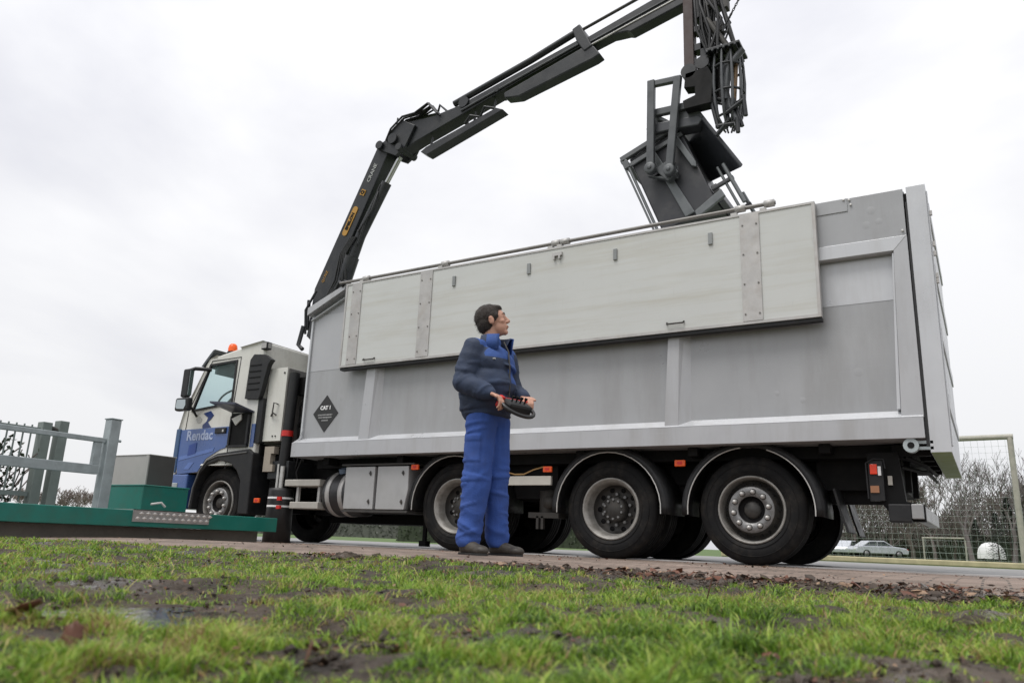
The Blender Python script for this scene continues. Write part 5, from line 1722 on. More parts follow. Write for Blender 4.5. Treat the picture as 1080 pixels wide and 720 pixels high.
    hands = hand(RW, (0.285, -0.19, 1.03), -1) + hand(LW, (0.31, 0.06, 1.065), 1)
    me = blob(head + core + arms + hands, 0.0055, 3)
    body_ = put(me, 'body', [skin])
    body_.name = 'body'
    # eyes and brows
    for sy in (-1, 1):
        e_ = MB()
        bm = bmesh.new()
        bmesh.ops.create_icosphere(bm, subdivisions=3, radius=0.0095)
        mm = bpy.data.meshes.new('eye')
        bm.to_mesh(mm); bm.free()
        mm.transform(Matrix.Translation(HQ @ Vector((0.0745, sy * 0.030, 0.013))) @ H3.to_4x4())
        put(mm, 'eye', [eyew])
        br = MB().tube([HQ @ Vector((0.094, sy * 0.012, 0.036)), HQ @ Vector((0.091, sy * 0.032, 0.041)), HQ @ Vector((0.078, sy * 0.050, 0.034))], [0.003, 0.0045, 0.002], 6)
        br.build('eyebrow', [hairm], root)
        ir = MB().lathe([(0.0001, 0.0008), (0.0055, 0.0), (0.0055, -0.002)], (0, 0, 0), 'x', 12)
        ir.v = [tuple(HQ @ (Vector((0.0848, sy * 0.030, 0.013)) + Vector(v))) for v in ir.v]
        ir.build('iris', [blackm], root)
    lp = MB().tube([HQ @ Vector((0.094, -0.020, -0.056)), HQ @ Vector((0.1015, 0, -0.0545)), HQ @ Vector((0.094, 0.020, -0.056))], [0.0015, 0.0025, 0.0015], 6)
    lp.build('mouth', [pm('lip', (0.35, 0.13, 0.11), 0.5)], root)
    # hair: cap around the back and top of the skull
    hp = [hs((-0.022, 0, 0.040), (0.100, 0.085, 0.095)), hs((-0.045, 0, -0.005), (0.068, 0.078, 0.075)), hs((0.028, 0, 0.088), (0.055, 0.060, 0.030)), hs((0.020, -0.066, 0.03), (0.030, 0.015, 0.032)), hs((0.020, 0.066, 0.03), (0.030, 0.015, 0.032))]
    hm = blob(hp, 0.0055, 3)
    rough_cloth(hm, 0.004, (45, 45, 30), 3)
    ho = put(hm, 'hair', [hairm])
    st = MB()
    rs = random.Random(5)
    vsx = [v for v in hm.vertices]
    for k in range(1500):
        v = rs.choice(vsx)
        nrm = v.normal
        tdir = (nrm * rs.uniform(0.15, 0.6) + Vector((rs.gauss(-0.2, .4), rs.gauss(0, .4), -0.7))).normalized() * rs.uniform(0.008, 0.02)
        sd_ = nrm.cross(tdir).normalized() * 0.0010
        p_ = v.co + nrm * 0.001
        st.add([p_ - sd_, p_ + sd_, p_ + tdir + nrm * 0.004], [(0, 1, 2)])
    st.build('hair_strands', [hairm], ho)
    # trousers
    tp = [('s', (0.0, 0, 0.98), (0.13, 0.165, 0.12), None), ('c', (0.0, -0.075, 0.93), (-0.005, -0.085, 0.50), 0.110, 0.092), ('c', (-0.005, -0.085, 0.50), (-0.040, -0.105, 0.10), 0.094, 0.078),
          ('c', (0.0, 0.075, 0.93), (0.03, 0.09, 0.50), 0.108, 0.085), ('c', (0.03, 0.09, 0.50), (0.03, 0.125, 0.10), 0.085, 0.072)]
    rs = random.Random(14)

    def ringfold(p, axis, rad, a0, a1, tilt, r_):
        # a soft roll of cloth running part of the way round a limb
        ax = Vector(axis).normalized()
        e1 = ax.cross(Vector((0, 0, 1))) if abs(ax.z) < 0.9 else ax.cross(Vector((0, 1, 0)))
        e1.normalize()
        e2 = ax.cross(e1)
        pts_ = [Vector(p) + e1 * rad * math.cos(a) + e2 * rad * math.sin(a) + ax * tilt * (k / 7 - 0.5) for k, a in enumerate([a0 + (a1 - a0) * j / 7 for j in range(8)])]
        return [('c', pts_[k], pts_[k + 1], r_ * (0.55 + 0.45 * math.sin(math.pi * (k + 0.5) / 7)), r_ * (0.55 + 0.45 * math.sin(math.pi * (k + 1.0) / 7))) for k in range(7)]

    def limb_folds(A, B, ra, rb, ts, r_=0.013, n=1):
        out_ = []
        A, B = Vector(A), Vector(B)
        for t_ in ts:
            a0 = rs.uniform(0, 6.28)
            out_ += ringfold(A.lerp(B, t_), B - A, (ra + (rb - ra) * t_) - 0.002, a0, a0 + rs.uniform(1.8, 3.6), rs.uniform(-0.09, 0.09), r_ * rs.uniform(0.8, 1.25))
        return out_
    tp += limb_folds((-0.005, -0.085, 0.50), (-0.040, -0.105, 0.10), 0.094, 0.078, (0.02, 0.14, 0.3, 0.47, 0.62, 0.74, 0.82, 0.90, 0.97), 0.012)
    tp += limb_folds((0.03, 0.09, 0.50), (0.03, 0.125, 0.10), 0.085, 0.072, (0.05, 0.2, 0.36, 0.55, 0.7, 0.8, 0.9, 0.97), 0.012)
    tp += limb_folds((0.0, -0.075, 0.93), (-0.005, -0.085, 0.50), 0.110, 0.092, (0.1, 0.24, 0.5, 0.72, 0.86, 0.95), 0.011)
    tp += limb_folds((0.0, 0.075, 0.93), (0.03, 0.09, 0.50), 0.108, 0.085, (0.1, 0.3, 0.6, 0.8, 0.92), 0.011)
    tm = blob(tp, 0.0075, 4)

    def crease(c, seed, sc_, tilt):
        q_ = Vector((c.x * sc_[0] + tilt * c.z * sc_[0], c.y * sc_[1], c.z * sc_[2] + seed))
        return 1 - abs(noise.noise(q_)) * 2.4          # ridged noise: sharp creases between soft hollows

    def fold(c):
        return 0.55 + 1.3 * math.exp(-((c.z - 0.15) / 0.10) ** 2) + 0.7 * math.exp(-((c.z - 0.52) / 0.13) ** 2) + 0.5 * math.exp(-((c.z - 0.86) / 0.08) ** 2)
    NR = [v.normal.copy() for v in tm.vertices]
    for v in tm.vertices:
        c = v.co.copy()
        k_ = 0.0075 * crease(c, 3.1, (4.5, 4.5, 5.5), 1.1) + 0.003 * crease(c, 9.7, (8, 8, 10), -0.8) + 0.004 * noise.noise(c * 5)
        # thigh pocket with a flap, on the outer side of the near leg
        if c.y < -0.10 and -0.085 < c.x < 0.065 and 0.62 < c.z < 0.80: k_ += 0.006 / fold(c)
        if c.y < -0.10 and -0.09 < c.x < 0.07 and 0.765 < c.z < 0.81: k_ += 0.005 / fold(c)
        v.co = c + NR[v.index] * k_ * fold(c)
    tm.update()
    relax(tm)
    for v in tm.vertices:
        if v.co.z < 0.05: v.co.z = 0.05 + 0.008 * noise.noise(v.co * 20)
    put(tm, 'trousers', [trou])
    pk = MB()
    for sgn in (-1,):
        pass
    # side seam and thigh pocket on the near leg
    # jacket
    jp = [('s', (-0.015, 0, 1.05), (0.190, 0.21, 0.11), None), ('s', (-0.01, 0, 1.18), (0.190, 0.215, 0.17), None), ('s', (-0.012, 0, 1.34), (0.172, 0.205, 0.15), None),
          ('c', (-0.02, -0.15, 1.43), (-0.02, 0.15, 1.43), 0.072, 0.072), ('s', (-0.015, 0, 0.965), (0.172, 0.20, 0.045), None), ('c', (-0.09, 0, 1.0), (-0.075, 0, 1.36), 0.105, 0.105), ('c', (-0.06, -0.08, 1.0), (-0.05, -0.08, 1.36), 0.11, 0.11),
          ('c', (-0.02, 0, 1.44), (-0.005, 0, 1.49), 0.10, 0.075),
          ('c', RS, RE, 0.080, 0.070), ('c', RE, RE.lerp(RW, 0.86), 0.071, 0.056), ('c', LS, LE, 0.080, 0.068), ('c', LE, LE.lerp(LW, 0.86), 0.076, 0.056),
          ('c', RE.lerp(RW, 0.86), RE.lerp(RW, 0.97), 0.047, 0.045), ('c', LE.lerp(LW, 0.86), LE.lerp(LW, 0.97), 0.047, 0.045)]
    jp += limb_folds(RS, RE, 0.080, 0.070, (0.25, 0.38, 0.5, 0.62, 0.72, 0.82, 0.92, 1.0), 0.011)
    jp += limb_folds(RE, RE.lerp(RW, 0.86), 0.071, 0.056, (0.05, 0.2, 0.36, 0.52, 0.68, 0.84, 0.95), 0.011)
    jp += limb_folds(LS, LE, 0.080, 0.068, (0.3, 0.5, 0.7, 0.85, 1.0), 0.012)
    jp += limb_folds(LE, LE.lerp(LW, 0.86), 0.067, 0.052, (0.1, 0.3, 0.5, 0.7, 0.9), 0.011)
    for z_, rr_ in ((1.02, 0.185), (1.06, 0.195), (1.11, 0.195), (1.17, 0.192), (1.24, 0.188), (1.30, 0.18)):
        for q_ in range(2):
            a0 = rs.uniform(0, 6.28)
            jp += ringfold((-0.012, 0, z_), (0, 0, 1), rr_ + 0.004, a0, a0 + rs.uniform(0.9, 1.9), rs.uniform(-0.12, 0.12), 0.014)
    jm = blob(jp, 0.0075, 4)
    def jf(c):
        return 0.85 + 0.35 * math.exp(-((c.z - 1.12) / 0.10) ** 2)
    NR = [v.normal.copy() for v in jm.vertices]
    for v in jm.vertices:
        c = v.co.copy()
        k_ = 0.0075 * crease(c, 5.5, (4.5, 4.5, 7), 0.8) + 0.0028 * crease(c, 1.2, (8, 8, 10), -0.9) + 0.004 * noise.noise(c * 5)
        if c.z < 0.985 and abs(c.y) < 0.22 and c.x < 0.19: k_ = -0.006 + 0.0015 * math.sin(math.atan2(c.y, c.x) * 70)      # knitted waistband
        v.co = c + NR[v.index] * k_ * (jf(c) if c.z > 0.985 else 1)
    jm.update()
    relax(jm)
    # two colours: blue shoulders and upper chest, navy below and on the sleeves
    jm.materials.clear()
    jm.materials.append(jnavy)
    jm.materials.append(jblue)
    for p_ in jm.polygons:
        c = p_.center
        if c.z > 1.425 + 0.10 * min(0.25, abs(c.y)) and abs(c.y) < 0.20: p_.material_index = 1            # yoke
        elif c.x > 0.07 and c.z > 1.36 and abs(c.y) < 0.17: p_.material_index = 1
        elif c.x > 0.10 and 0.015 < c.y < 0.15 and c.z > 1.19: p_.material_index = 1
    jo = bpy.data.objects.new('jacket', jm)
    C.objects.link(jo)
    jo.parent = root
    # collar, stand-up and open
    cl = MB()
    n_ = 28
    vs = []
    for i in range(n_ + 1):
        a = R(35) + R(290) * i / n_
        op = abs(i / n_ - 0.5) * 2
        for (r_, z_) in ((0.072, 1.475), (0.078 + 0.045 * op ** 3, 1.565 - 0.005 * op), (0.088 + 0.065 * op ** 3, 1.555), (0.100 + 0.04 * op, 1.46)):
            vs.append((0.0 + r_ * math.cos(a) * 0.95 + 0.02 * op, r_ * math.sin(a), z_ - (0.02 if z_ < 1.5 else 0) - 0.02 * op))
    fs = []
    for i in range(n_):
        for j in range(3):
            a = i * 4 + j
            fs.append((a, a + 1, a + 5, a + 4))
    mi = []
    cl.add(vs, fs, 0, True)
    for i in range(len(cl.f)): cl.m[i] = 0 if i % 3 == 0 else (1 if (i // 3) < 4 or (i // 3) > 23 else 0)
    co_ = cl.build('collar', [jnavy, jblue], jo)
    md = co_.modifiers.new('s', 'SOLIDIFY'); md.thickness = 0.008
    MB().tube([(0.105, 0.01, 1.50), (0.152, 0.01, 1.42), (0.175, 0.0, 1.30), (0.183, 0.0, 1.15), (0.172, 0, 1.0)], 0.006, 6).build('zip', [rimdark], jo)
    # chest pocket flap with snap
    MB().tube([(0.11, -0.125, 1.345), (0.142, -0.130, 1.345)], 0.006, 8).build('snap', [edgem], jo)
    # shoes
    for (hx, hy, r_) in ((-0.045, -0.115, R(-14)), (0.03, 0.125, R(2))):
        sp = [('s', (-0.01, 0, 0.045), (0.055, 0.042, 0.05), None), ('c', (0.02, 0, 0.055), (0.14, 0, 0.034), 0.050, 0.036), ('s', (0.165, 0, 0.032), (0.06, 0.048, 0.034), None), ('c', (0.0, 0, 0.07), (0.01, 0, 0.12), 0.050, 0.048)]
        sm = blob(sp, 0.008, 4)
        for v in sm.vertices: v.co.z = max(v.co.z, 0.0)
        sm.transform(Matrix.Translation((hx, hy, 0)) @ Matrix.Rotation(r_, 4, 'Z'))
        sh_ = put(sm, 'shoe', [shoem])
        so_ = MB()
        oul = [(-0.065, 0.0), (-0.05, 0.034), (0.03, 0.034), (0.12, 0.046), (0.19, 0.040), (0.222, 0.0), (0.19, -0.040), (0.12, -0.046), (0.03, -0.034), (-0.05, -0.034)]
        q_ = Matrix.Translation((hx, hy, 0)) @ Matrix.Rotation(r_, 4, 'Z')
        so_.prism([tuple((q_ @ Vector((a_, b_, 0)))[:2]) for a_, b_ in oul], -0.002, 0.014, axis='z')
        so_.build('sole', [hosem], sh_)
    # thigh pocket
    return P0


person()


def remote():
    P0 = Vector((-1.10, -2.80, 0.034))
    q = Matrix.Translation(P0) @ Matrix.Rotation(R(-6), 4, 'Z') @ Matrix.Translation((0.305, -0.065, 1.02)) @ Matrix.Rotation(R(-10), 4, 'Z') @ Matrix.Rotation(R(30), 4, 'Y')
    r = tag(empty('remote_control', q.translation), 'red and black crane remote control held in both hands of the man', 'remote')
    def bd(mb, name, mats, parent=r, bevel=0.008):
        mb.v = [tuple(q @ Vector(v) - q.translation) for v in mb.v]
        return mb.build(name, mats, parent, bevel=bevel)
    bd(MB().box((-0.07, -0.11, -0.055), (0.055, 0.11, 0.02)), 'housing', [plasticb], bevel=0.02)
    bd(MB().box((-0.075, -0.125, -0.05), (-0.03, -0.095, 0.03)).box((-0.075, 0.095, -0.05), (-0.03, 0.125, 0.03)).box((-0.085, -0.12, -0.06), (-0.068, 0.12, 0.015)), 'side_cheek', [redm])
    ring = []
    for k in range(21):
        a = -math.pi / 2 + math.pi * k / 20
        ring.append((0.02 + 0.10 * math.cos(a), 0.135 * math.sin(a), -0.015 - 0.02 * math.cos(a)))
    bd(MB().tube([(-0.06, -0.135, 0.0)] + ring + [(-0.06, 0.135, 0.0)], 0.014, 8), 'guard_loop', [hosem], bevel=0)
    for y_ in (-0.06, -0.02, 0.02, 0.06):
        bd(MB().tube([(0.0, y_, 0.02), (0.0, y_, 0.05)], 0.006, 8).tube([(0.0, y_, 0.045), (0.0, y_, 0.06)], 0.011, 8), 'joystick', [blackm], bevel=0)
    bd(MB().tube([(-0.03, -0.115, -0.02), (-0.03, -0.13, -0.02)], 0.010, 10), 'emergency_button', [white], bevel=0)


remote()


# ================================================================ PLATFORM WITH RAILING ON THE LEFT
def platform():
    O = (-4.95, -2.8, 0)
    r = tag(empty('steel_platform', O), 'low green steel platform edged with a green beam on a concrete footing beside the cab', 'platform')
    def bd(mb, name, mats, bevel=0.006): return mb.build(name, mats, r, org=O, bevel=bevel)
    x1 = -4.9
    bd(MB().box((x1 - 0.08, -6.4, 0.135), (x1, -1.18, 0.285)).box((x1 - 3.2, -6.4, 0.135), (x1 - 3.12, -1.18, 0.285)).box((x1 - 3.12, -1.26, 0.135), (x1 - 0.081, -1.18, 0.285)), 'edge_beam', [greenm])
    bd(MB().box((x1 - 3.1, -6.3, 0.0), (x1 - 0.18, -1.28, 0.134)), 'footing', [concrete])
    bd(MB().box((x1 - 3.1, -6.3, 0.255), (x1 - 0.1, -1.3, 0.275)), 'deck', [pm('deck_steel', (0.10, 0.13, 0.12), 0.6, 0.2, 0.3)], 0)
    ck = MB().box((x1 + 0.001, -2.95, 0.18), (x1 + 0.012, -2.10, 0.292)).box((x1 - 0.30, -2.95, 0.286), (x1 + 0.012, -2.10, 0.293))
    for i in range(12):
        for j in range(2):
            cy_ = -2.90 + i * 0.07 + (0.035 if j else 0)
            cz_ = 0.212 + j * 0.045
            ck.add([(x1 + 0.0125, cy_ - 0.028, cz_), (x1 + 0.0125, cy_, cz_ - 0.018), (x1 + 0.0125, cy_ + 0.028, cz_), (x1 + 0.0125, cy_, cz_ + 0.018), (x1 + 0.019, cy_, cz_)],
                   [(0, 1, 4), (1, 2, 4), (2, 3, 4), (3, 0, 4)], 1)
    bd(ck, 'chequer_plate', [pm('plate_alloy', (0.34, 0.33, 0.32), 0.4, 0.4, 0.1, 10), checker], 0)
    bd(MB().tube([(x1 - 0.4, -2.5, 0.36), (x1 - 0.38, -2.40, 0.38), (x1 - 0.38, -2.35, 0.34)], 0.012, 6), 'eye_bolt', [edgem], 0)
    # green box
    g = tag(MB().box((-7.14, -1.87, 0.276), (-6.4, -1.26, 0.605)).box((-7.15, -1.88, 0.595), (-6.39, -1.25, 0.612)).build('green_bin', [greenm], org=(-6.8, -1.5, 0.276), bevel=0.01), 'low green steel box standing on the platform in front of the stainless box', 'box')
    g.location = (-6.8, -1.5, 0.276)
    s = empty('stainless_box', (-7.3, -1.3, 0.6))
    tag(s, 'stainless steel box with dark right side on top of the low green box', 'box')
    MB().box((-7.72, -1.51, 0.615), (-6.903, -1.14, 1.0)).box((-6.96, -1.518, 0.615), (-6.902, -1.511, 1.004)).box((-7.73, -1.52, 1.0), (-6.89, -1.13, 1.012)).build('casing', [stain], s, org=(-7.3, -1.3, 0.6), bevel=0.006)
    MB().box((-6.902, -1.50, 0.62), (-6.895, -1.15, 0.995)).build('side_panel', [staind], s, org=(-7.3, -1.3, 0.6))
    # railing
    O2 = (-6.3, -3.0, 0.27)
    rl = tag(empty('railing', O2), 'galvanised two rail safety railing standing on the platform in front of the picket fence', 'railing')
    m = MB().box((-6.36, -2.48, 0.27), (-6.24, -2.36, 1.27)).box((-6.37, -2.49, 1.27), (-6.23, -2.35, 1.285))
    m.build('end_post', [galv], rl, org=O2, bevel=0.008)
    MB().box((-6.36, -5.4, 0.27), (-6.24, -5.28, 1.27)).build('end_post', [galv], rl, org=O2, bevel=0.008)
    MB().box((-6.33, -5.28, 1.01), (-6.27, -2.49, 1.06)).build('top_rail', [galv], rl, org=O2, bevel=0.006)
    MB().box((-6.34, -5.28, 0.665), (-6.27, -2.52, 0.765)).build('middle_rail', [galv], rl, org=O2, bevel=0.006)
    MB().box((-6.33, -2.60, 0.765), (-6.28, -2.52, 1.01)).build('upright', [galv], rl, org=O2, bevel=0.006)
    MB().tube([(-6.3, -2.36, 1.05), (-6.3, -2.30, 1.05)], 0.015, 8).build('bolt', [galv], rl, org=O2)
    # picket fence with two posts
    O3 = (-7.3, -3.2, 0)
    fc = tag(empty('picket_fence', O3), 'grey green vertical bar fence with two square posts behind the railing at the left edge', 'fence')
    for y_ in (-2.62, -2.43):
        MB().box((-7.36, y_ - 0.055, 0.0), (-7.24, y_ + 0.055, 1.27 + (0.03 if y_ > -2.5 else -0.01))).build('post', [pm('post_grey', (0.19, 0.22, 0.205), 0.6, 0.1, 0.15)], fc, org=O3, bevel=0.006)
    MB().tube([(-7.27, -2.62, 1.22), (-7.27, -2.5, 1.18)], 0.03, 8).build('hinge', [rimdark], fc, org=O3)
    pmm = pm('picket_paint', (0.20, 0.235, 0.225), 0.6, 0.1, 0.12)
    for z_ in (0.42, 1.14): MB().box((-7.32, -5.6, z_), (-7.28, -2.68, z_ + 0.05)).build('fence_rail', [pmm], fc, org=O3)
    for k in range(34):
        y_ = -2.76 - k * 0.085
        MB().box((-7.31, y_ - 0.007, 0.35), (-7.296, y_ + 0.007, 1.215)).build('picket', [pmm], fc, org=O3)


platform()


# ================================================================ VEGETATION
def branchy(name, loc, h, seed, label, spread=0.5, depth=6, mat=barkm, twig=0.012, trunk_r=None, group='bare winter trees', trunk_frac=0.25, cat='tree', upward=0.25, droop=0.0):
    rs = random.Random(seed)
    root = tag(empty(name, loc), label, cat, group)
    tr_, cr_ = MB(), MB()
    r0 = trunk_r or h * 0.018

    def grow(p, d, ln, r, lvl):
        nseg = 3
        pts, rad = [p], [r]
        q = p
        for i in range(nseg):
            d = (d + Vector((rs.gauss(0, .13), rs.gauss(0, .13), rs.gauss(0, .08) + 0.04 - droop * lvl * .03))).normalized()
            q = q + d * ln / nseg
            pts.append(q)
            rad.append(max(twig * 0.5, r * (1 - 0.38 * (i + 1) / nseg)))
        tgt = tr_ if lvl == 0 else cr_
        tgt.tube(pts, rad, 7 if lvl == 0 else (4 if lvl < 3 else 3), 0, lvl < 2, caps=False)
        if lvl >= depth: return
        kids = rs.choice((3, 4)) if lvl < 2 else rs.choice((2, 3, 3))
        for k in range(kids):
            t_ = rs.uniform(0.45, 1.0) if k else 1.0
            i = min(nseg - 1, int(t_ * nseg))
            o = pts[i].lerp(pts[min(nseg, i + 1)], t_ * nseg - i)
            a = rs.uniform(0, 6.28)
            side = Vector((math.cos(a), math.sin(a), 0))
            nd = (d * (1 - spread * 0.5) + side * spread * rs.uniform(0.6, 1.3) + Vector((0, 0, upward))).normalized()
            grow(o, nd, ln * rs.uniform(0.62, 0.86), rad[-1] * rs.uniform(0.62, 0.85), lvl + 1)
    grow(Vector((0, 0, -0.1)), Vector((rs.gauss(0, .04), rs.gauss(0, .04), 1)).normalized(), h * trunk_frac, r0, 0)
    tr_.build('trunk', [mat], root)
    cr_.build('crown', [mat], root)
    return root


def at(px, depth, z=0.0):      # where a sight line through a column of the photo is at a given distance
    d = fw * 819.12 + r2 * (px - 540) - u2 * (570 - 360)
    d = d / 819.12 * depth
    return (CAM.x + d.x, CAM.y + d.y, z)


branchy('bare_tree', at(1024, 42), 8.2, 3, 'tall bare tree with thin spreading twigs seen through the goal net', 0.55, 6, barkm, 0.02)
branchy('bare_tree', at(1068, 46), 8.4, 9, 'bare tree rising right beside the near goal post', 0.5, 6, barkm, 0.02)
branchy('bare_tree', at(962, 62), 9.6, 5, 'dense bare tree directly behind the rear underrun bar', 0.55, 6, barkd, 0.035)
branchy('bare_tree', at(940, 70), 9.4, 15, 'bare tree farthest left behind the truck tail', 0.6, 6, barkd, 0.04)
branchy('bare_tree', at(985, 66), 8.6, 25, 'bare tree standing above the small far goal', 0.6, 6, barkd, 0.035)
branchy('bare_tree', at(1006, 72), 6.8, 35, 'lower bare tree between the small goal and the tall tree', 0.6, 6, barkd, 0.035)
branchy('bare_tree', at(900, 75), 9, 45, 'bare tree seen behind the mud flaps of the truck', 0.6, 6, barkd, 0.04)
branchy('bare_tree', at(1092, 60), 8.2, 55, 'bare tree at the right edge of the photo', 0.6, 6, barkd, 0.035)
for i, (px, dd, h_) in enumerate(((60, 95, 7.6), (80, 100, 8.6), (94, 90, 7.4), (42, 105, 8.6), (110, 98, 6.6), (135, 110, 7.0), (20, 100, 8.5))):
    o = branchy('distant_tree', at(px, dd), h_, 60 + i, ['round brownish far tree left of centre in the gap below the railing', 'tallest brownish far tree in the gap below the railing', 'rightmost brownish far tree in the gap below the railing', 'far bare tree hidden partly behind the fence posts', 'far bare tree behind the railing end post', 'far bare tree behind the stainless box', 'far bare tree behind the ivy at the left edge'][i], 0.7, 6, pm('far_twigs', (0.20, 0.165, 0.15), 0.9), 0.05, group='far trees on the left horizon', trunk_frac=0.2)


def conifer(loc, h, seed, label):
    rs = random.Random(seed)
    root = tag(empty('conifer', loc), label, 'tree', 'dark conifers behind the goals')
    MB().tube([(0, 0, -0.1), (0, 0, h)], [h * 0.02, 0.01], 6).build('trunk', [barkd], root)
    m = MB()
    for k in range(1500):
        t_ = rs.random() ** 0.8
        z = h * (0.08 + 0.92 * t_)
        rr_ = (1 - t_) * h * 0.26 * (0.6 + 0.5 * rs.random()) + 0.05
        a = rs.uniform(0, 6.28)
        p_ = Vector((math.cos(a) * rr_ * rs.uniform(0.3, 1), math.sin(a) * rr_ * rs.uniform(0.3, 1), z))
        d = Vector((math.cos(a), math.sin(a), rs.uniform(-0.4, 0.1))) * h * 0.045
        s_ = Vector((-math.sin(a), math.cos(a), rs.uniform(-.4, .4))) * h * 0.014
        m.add([p_ - s_, p_ + s_, p_ + d], [(0, 1, 2)])
    m.build('crown', [conif], root)


conifer(at(1066, 52), 4.3, 1, 'dark conifer left of the near goal post')
conifer(at(1052, 58), 3.6, 2, 'shorter dark conifer behind the white dome')
conifer(at(1088, 50), 5.0, 3, 'dark conifer right of the near goal post')
conifer(at(1030, 64), 3.4, 4, 'small dark conifer left of the white dome')


def hedge(name, p0, p1, h, w, seed, label, leaf=0.05, n=6000, mat=hedgem):
    rs = random.Random(seed)
    p0, p1 = Vector(p0), Vector(p1)
    d = (p1 - p0)
    dn = d.normalized()
    sd_ = Vector((-dn.y, dn.x, 0))
    m = MB()
    k = 18
    vs = []
    for i in range(k + 1):
        c = p0 + d * i / k
        hh_ = h * 0.85 * (1 + 0.08 * math.sin(i * 1.7 + seed))
        for (a, z) in ((-w * 0.38, 0), (-w * 0.36, hh_), (w * 0.36, hh_), (w * 0.38, 0)): vs.append(c + sd_ * a + Vector((0, 0, z)))
    fs = [(i * 4 + j, i * 4 + j + 1, i * 4 + j + 5, i * 4 + j + 4) for i in range(k) for j in range(3)]
    m.add(vs, fs)
    for i in range(n):
        c = p0 + d * rs.random() + sd_ * rs.uniform(-w, w) * 0.5 + Vector((0, 0, rs.uniform(0.02, h * (1 + 0.1 * rs.random()))))
        if rs.random() < 0.3: c.z = h * rs.uniform(0.85, 1.08)
        u = Vector((rs.gauss(0, 1), rs.gauss(0, 1), rs.gauss(0, 1))).normalized() * leaf
        v = u.cross(Vector((rs.gauss(0, 1), rs.gauss(0, 1), rs.gauss(0, 1)))).normalized() * leaf * 0.6
        m.add([c - u, c + v, c + u, c - v], [(0, 1, 2, 3)])
    o = m.build(name, [mat], org=tuple(p0))
    o.location = p0
    tag(o, label, 'hedge')
    return o


a_, b_ = at(425, 27), at(620, 24)
hedge('hedge', (a_[0], a_[1], 0), (b_[0], b_[1], 0), 0.95, 0.9, 3, 'low dark hedge seen beneath the middle of the truck', 0.05, 7000)
a_, b_ = at(250, 70), at(430, 66)
hedge('hedge', (a_[0], a_[1], 0), (b_[0], b_[1], 0), 1.7, 1.6, 8, 'far grey green hedge seen low behind the front wheels of the truck', 0.14, 5000, pm('far_hedge', (0.10, 0.105, 0.09), 0.8))
a_, b_ = at(850, 88), at(1130, 74)
hedge('hedge', (a_[0], a_[1], 0), (b_[0], b_[1], 0), 2.3, 1.6, 5, 'long dark green hedge behind the silver car and the small goal', 0.16, 9000)
# brush wood: far-off thicket
m = MB()
rs = random.Random(77)
for k in range(9000):
    px = rs.uniform(865, 1130)
    dd = rs.uniform(76, 95)
    p_ = Vector(at(px, dd, rs.uniform(0.3, 1) ** 1.2 * 6.0 * (0.85 + 0.25 * math.sin(px * 0.05))))
    u = Vector((rs.gauss(0, .5), rs.gauss(0, .5), rs.uniform(0.3, 1))).normalized() * rs.uniform(0.5, 1.3)
    m.tube([p_, p_ + u], 0.03, 3, 0, False, caps=False)
o = m.build('thicket', [pm('thicket_twigs', (0.10, 0.088, 0.078), 0.9)])
tag(o, 'far brown thicket of bare brushwood behind the sports field', 'thicket', kind='stuff')


# climbing shrub behind the fence
def ivy():
    rs = random.Random(21)
    O = Vector((-7.65, -3.5, 0.0))
    r = tag(empty('climbing_shrub', O), 'dark leafed shrub with gaps growing behind the picket fence at the left edge', 'shrub')
    st, lf = MB(), MB()
    for k in range(120):
        y_ = rs.uniform(-1.9, 0.62)
        p_ = Vector((rs.uniform(-0.15, 0.15), y_, 0.0))
        pts = [p_]
        d = Vector((0, rs.gauss(0, .3), 1)).normalized()
        for i in range(7):
            d = (d + Vector((rs.gauss(0, .2), rs.gauss(0, .35), 0.1))).normalized()
            pts.append(pts[-1] + d * rs.uniform(0.12, 0.19))
        pts = [q for q in pts if q.z < 1.22]
        if len(pts) < 2: continue
        st.tube(pts, 0.008, 4, 0, False, caps=False)
        for q in pts[2:]:
            for j in range(rs.choice((3, 5, 7))):
                c = q + Vector((rs.gauss(0, .06), rs.gauss(0, .06), rs.gauss(0, .05)))
                if c.z > 1.25 or c.y > 0.85: continue
                u = Vector((rs.gauss(0, 1), rs.gauss(0, 1), rs.gauss(0, 1))).normalized() * rs.uniform(0.022, 0.038)
                v = u.cross(Vector((rs.gauss(0, 1), rs.gauss(0, 1), rs.gauss(0, 1)))).normalized() * 0.022
                lf.add([c - u, c + v, c + u, c - v], [(0, 1, 2, 3)])
    st.build('stem', [barkd], r)
    lf.build('foliage', [leafd], r)


ivy()


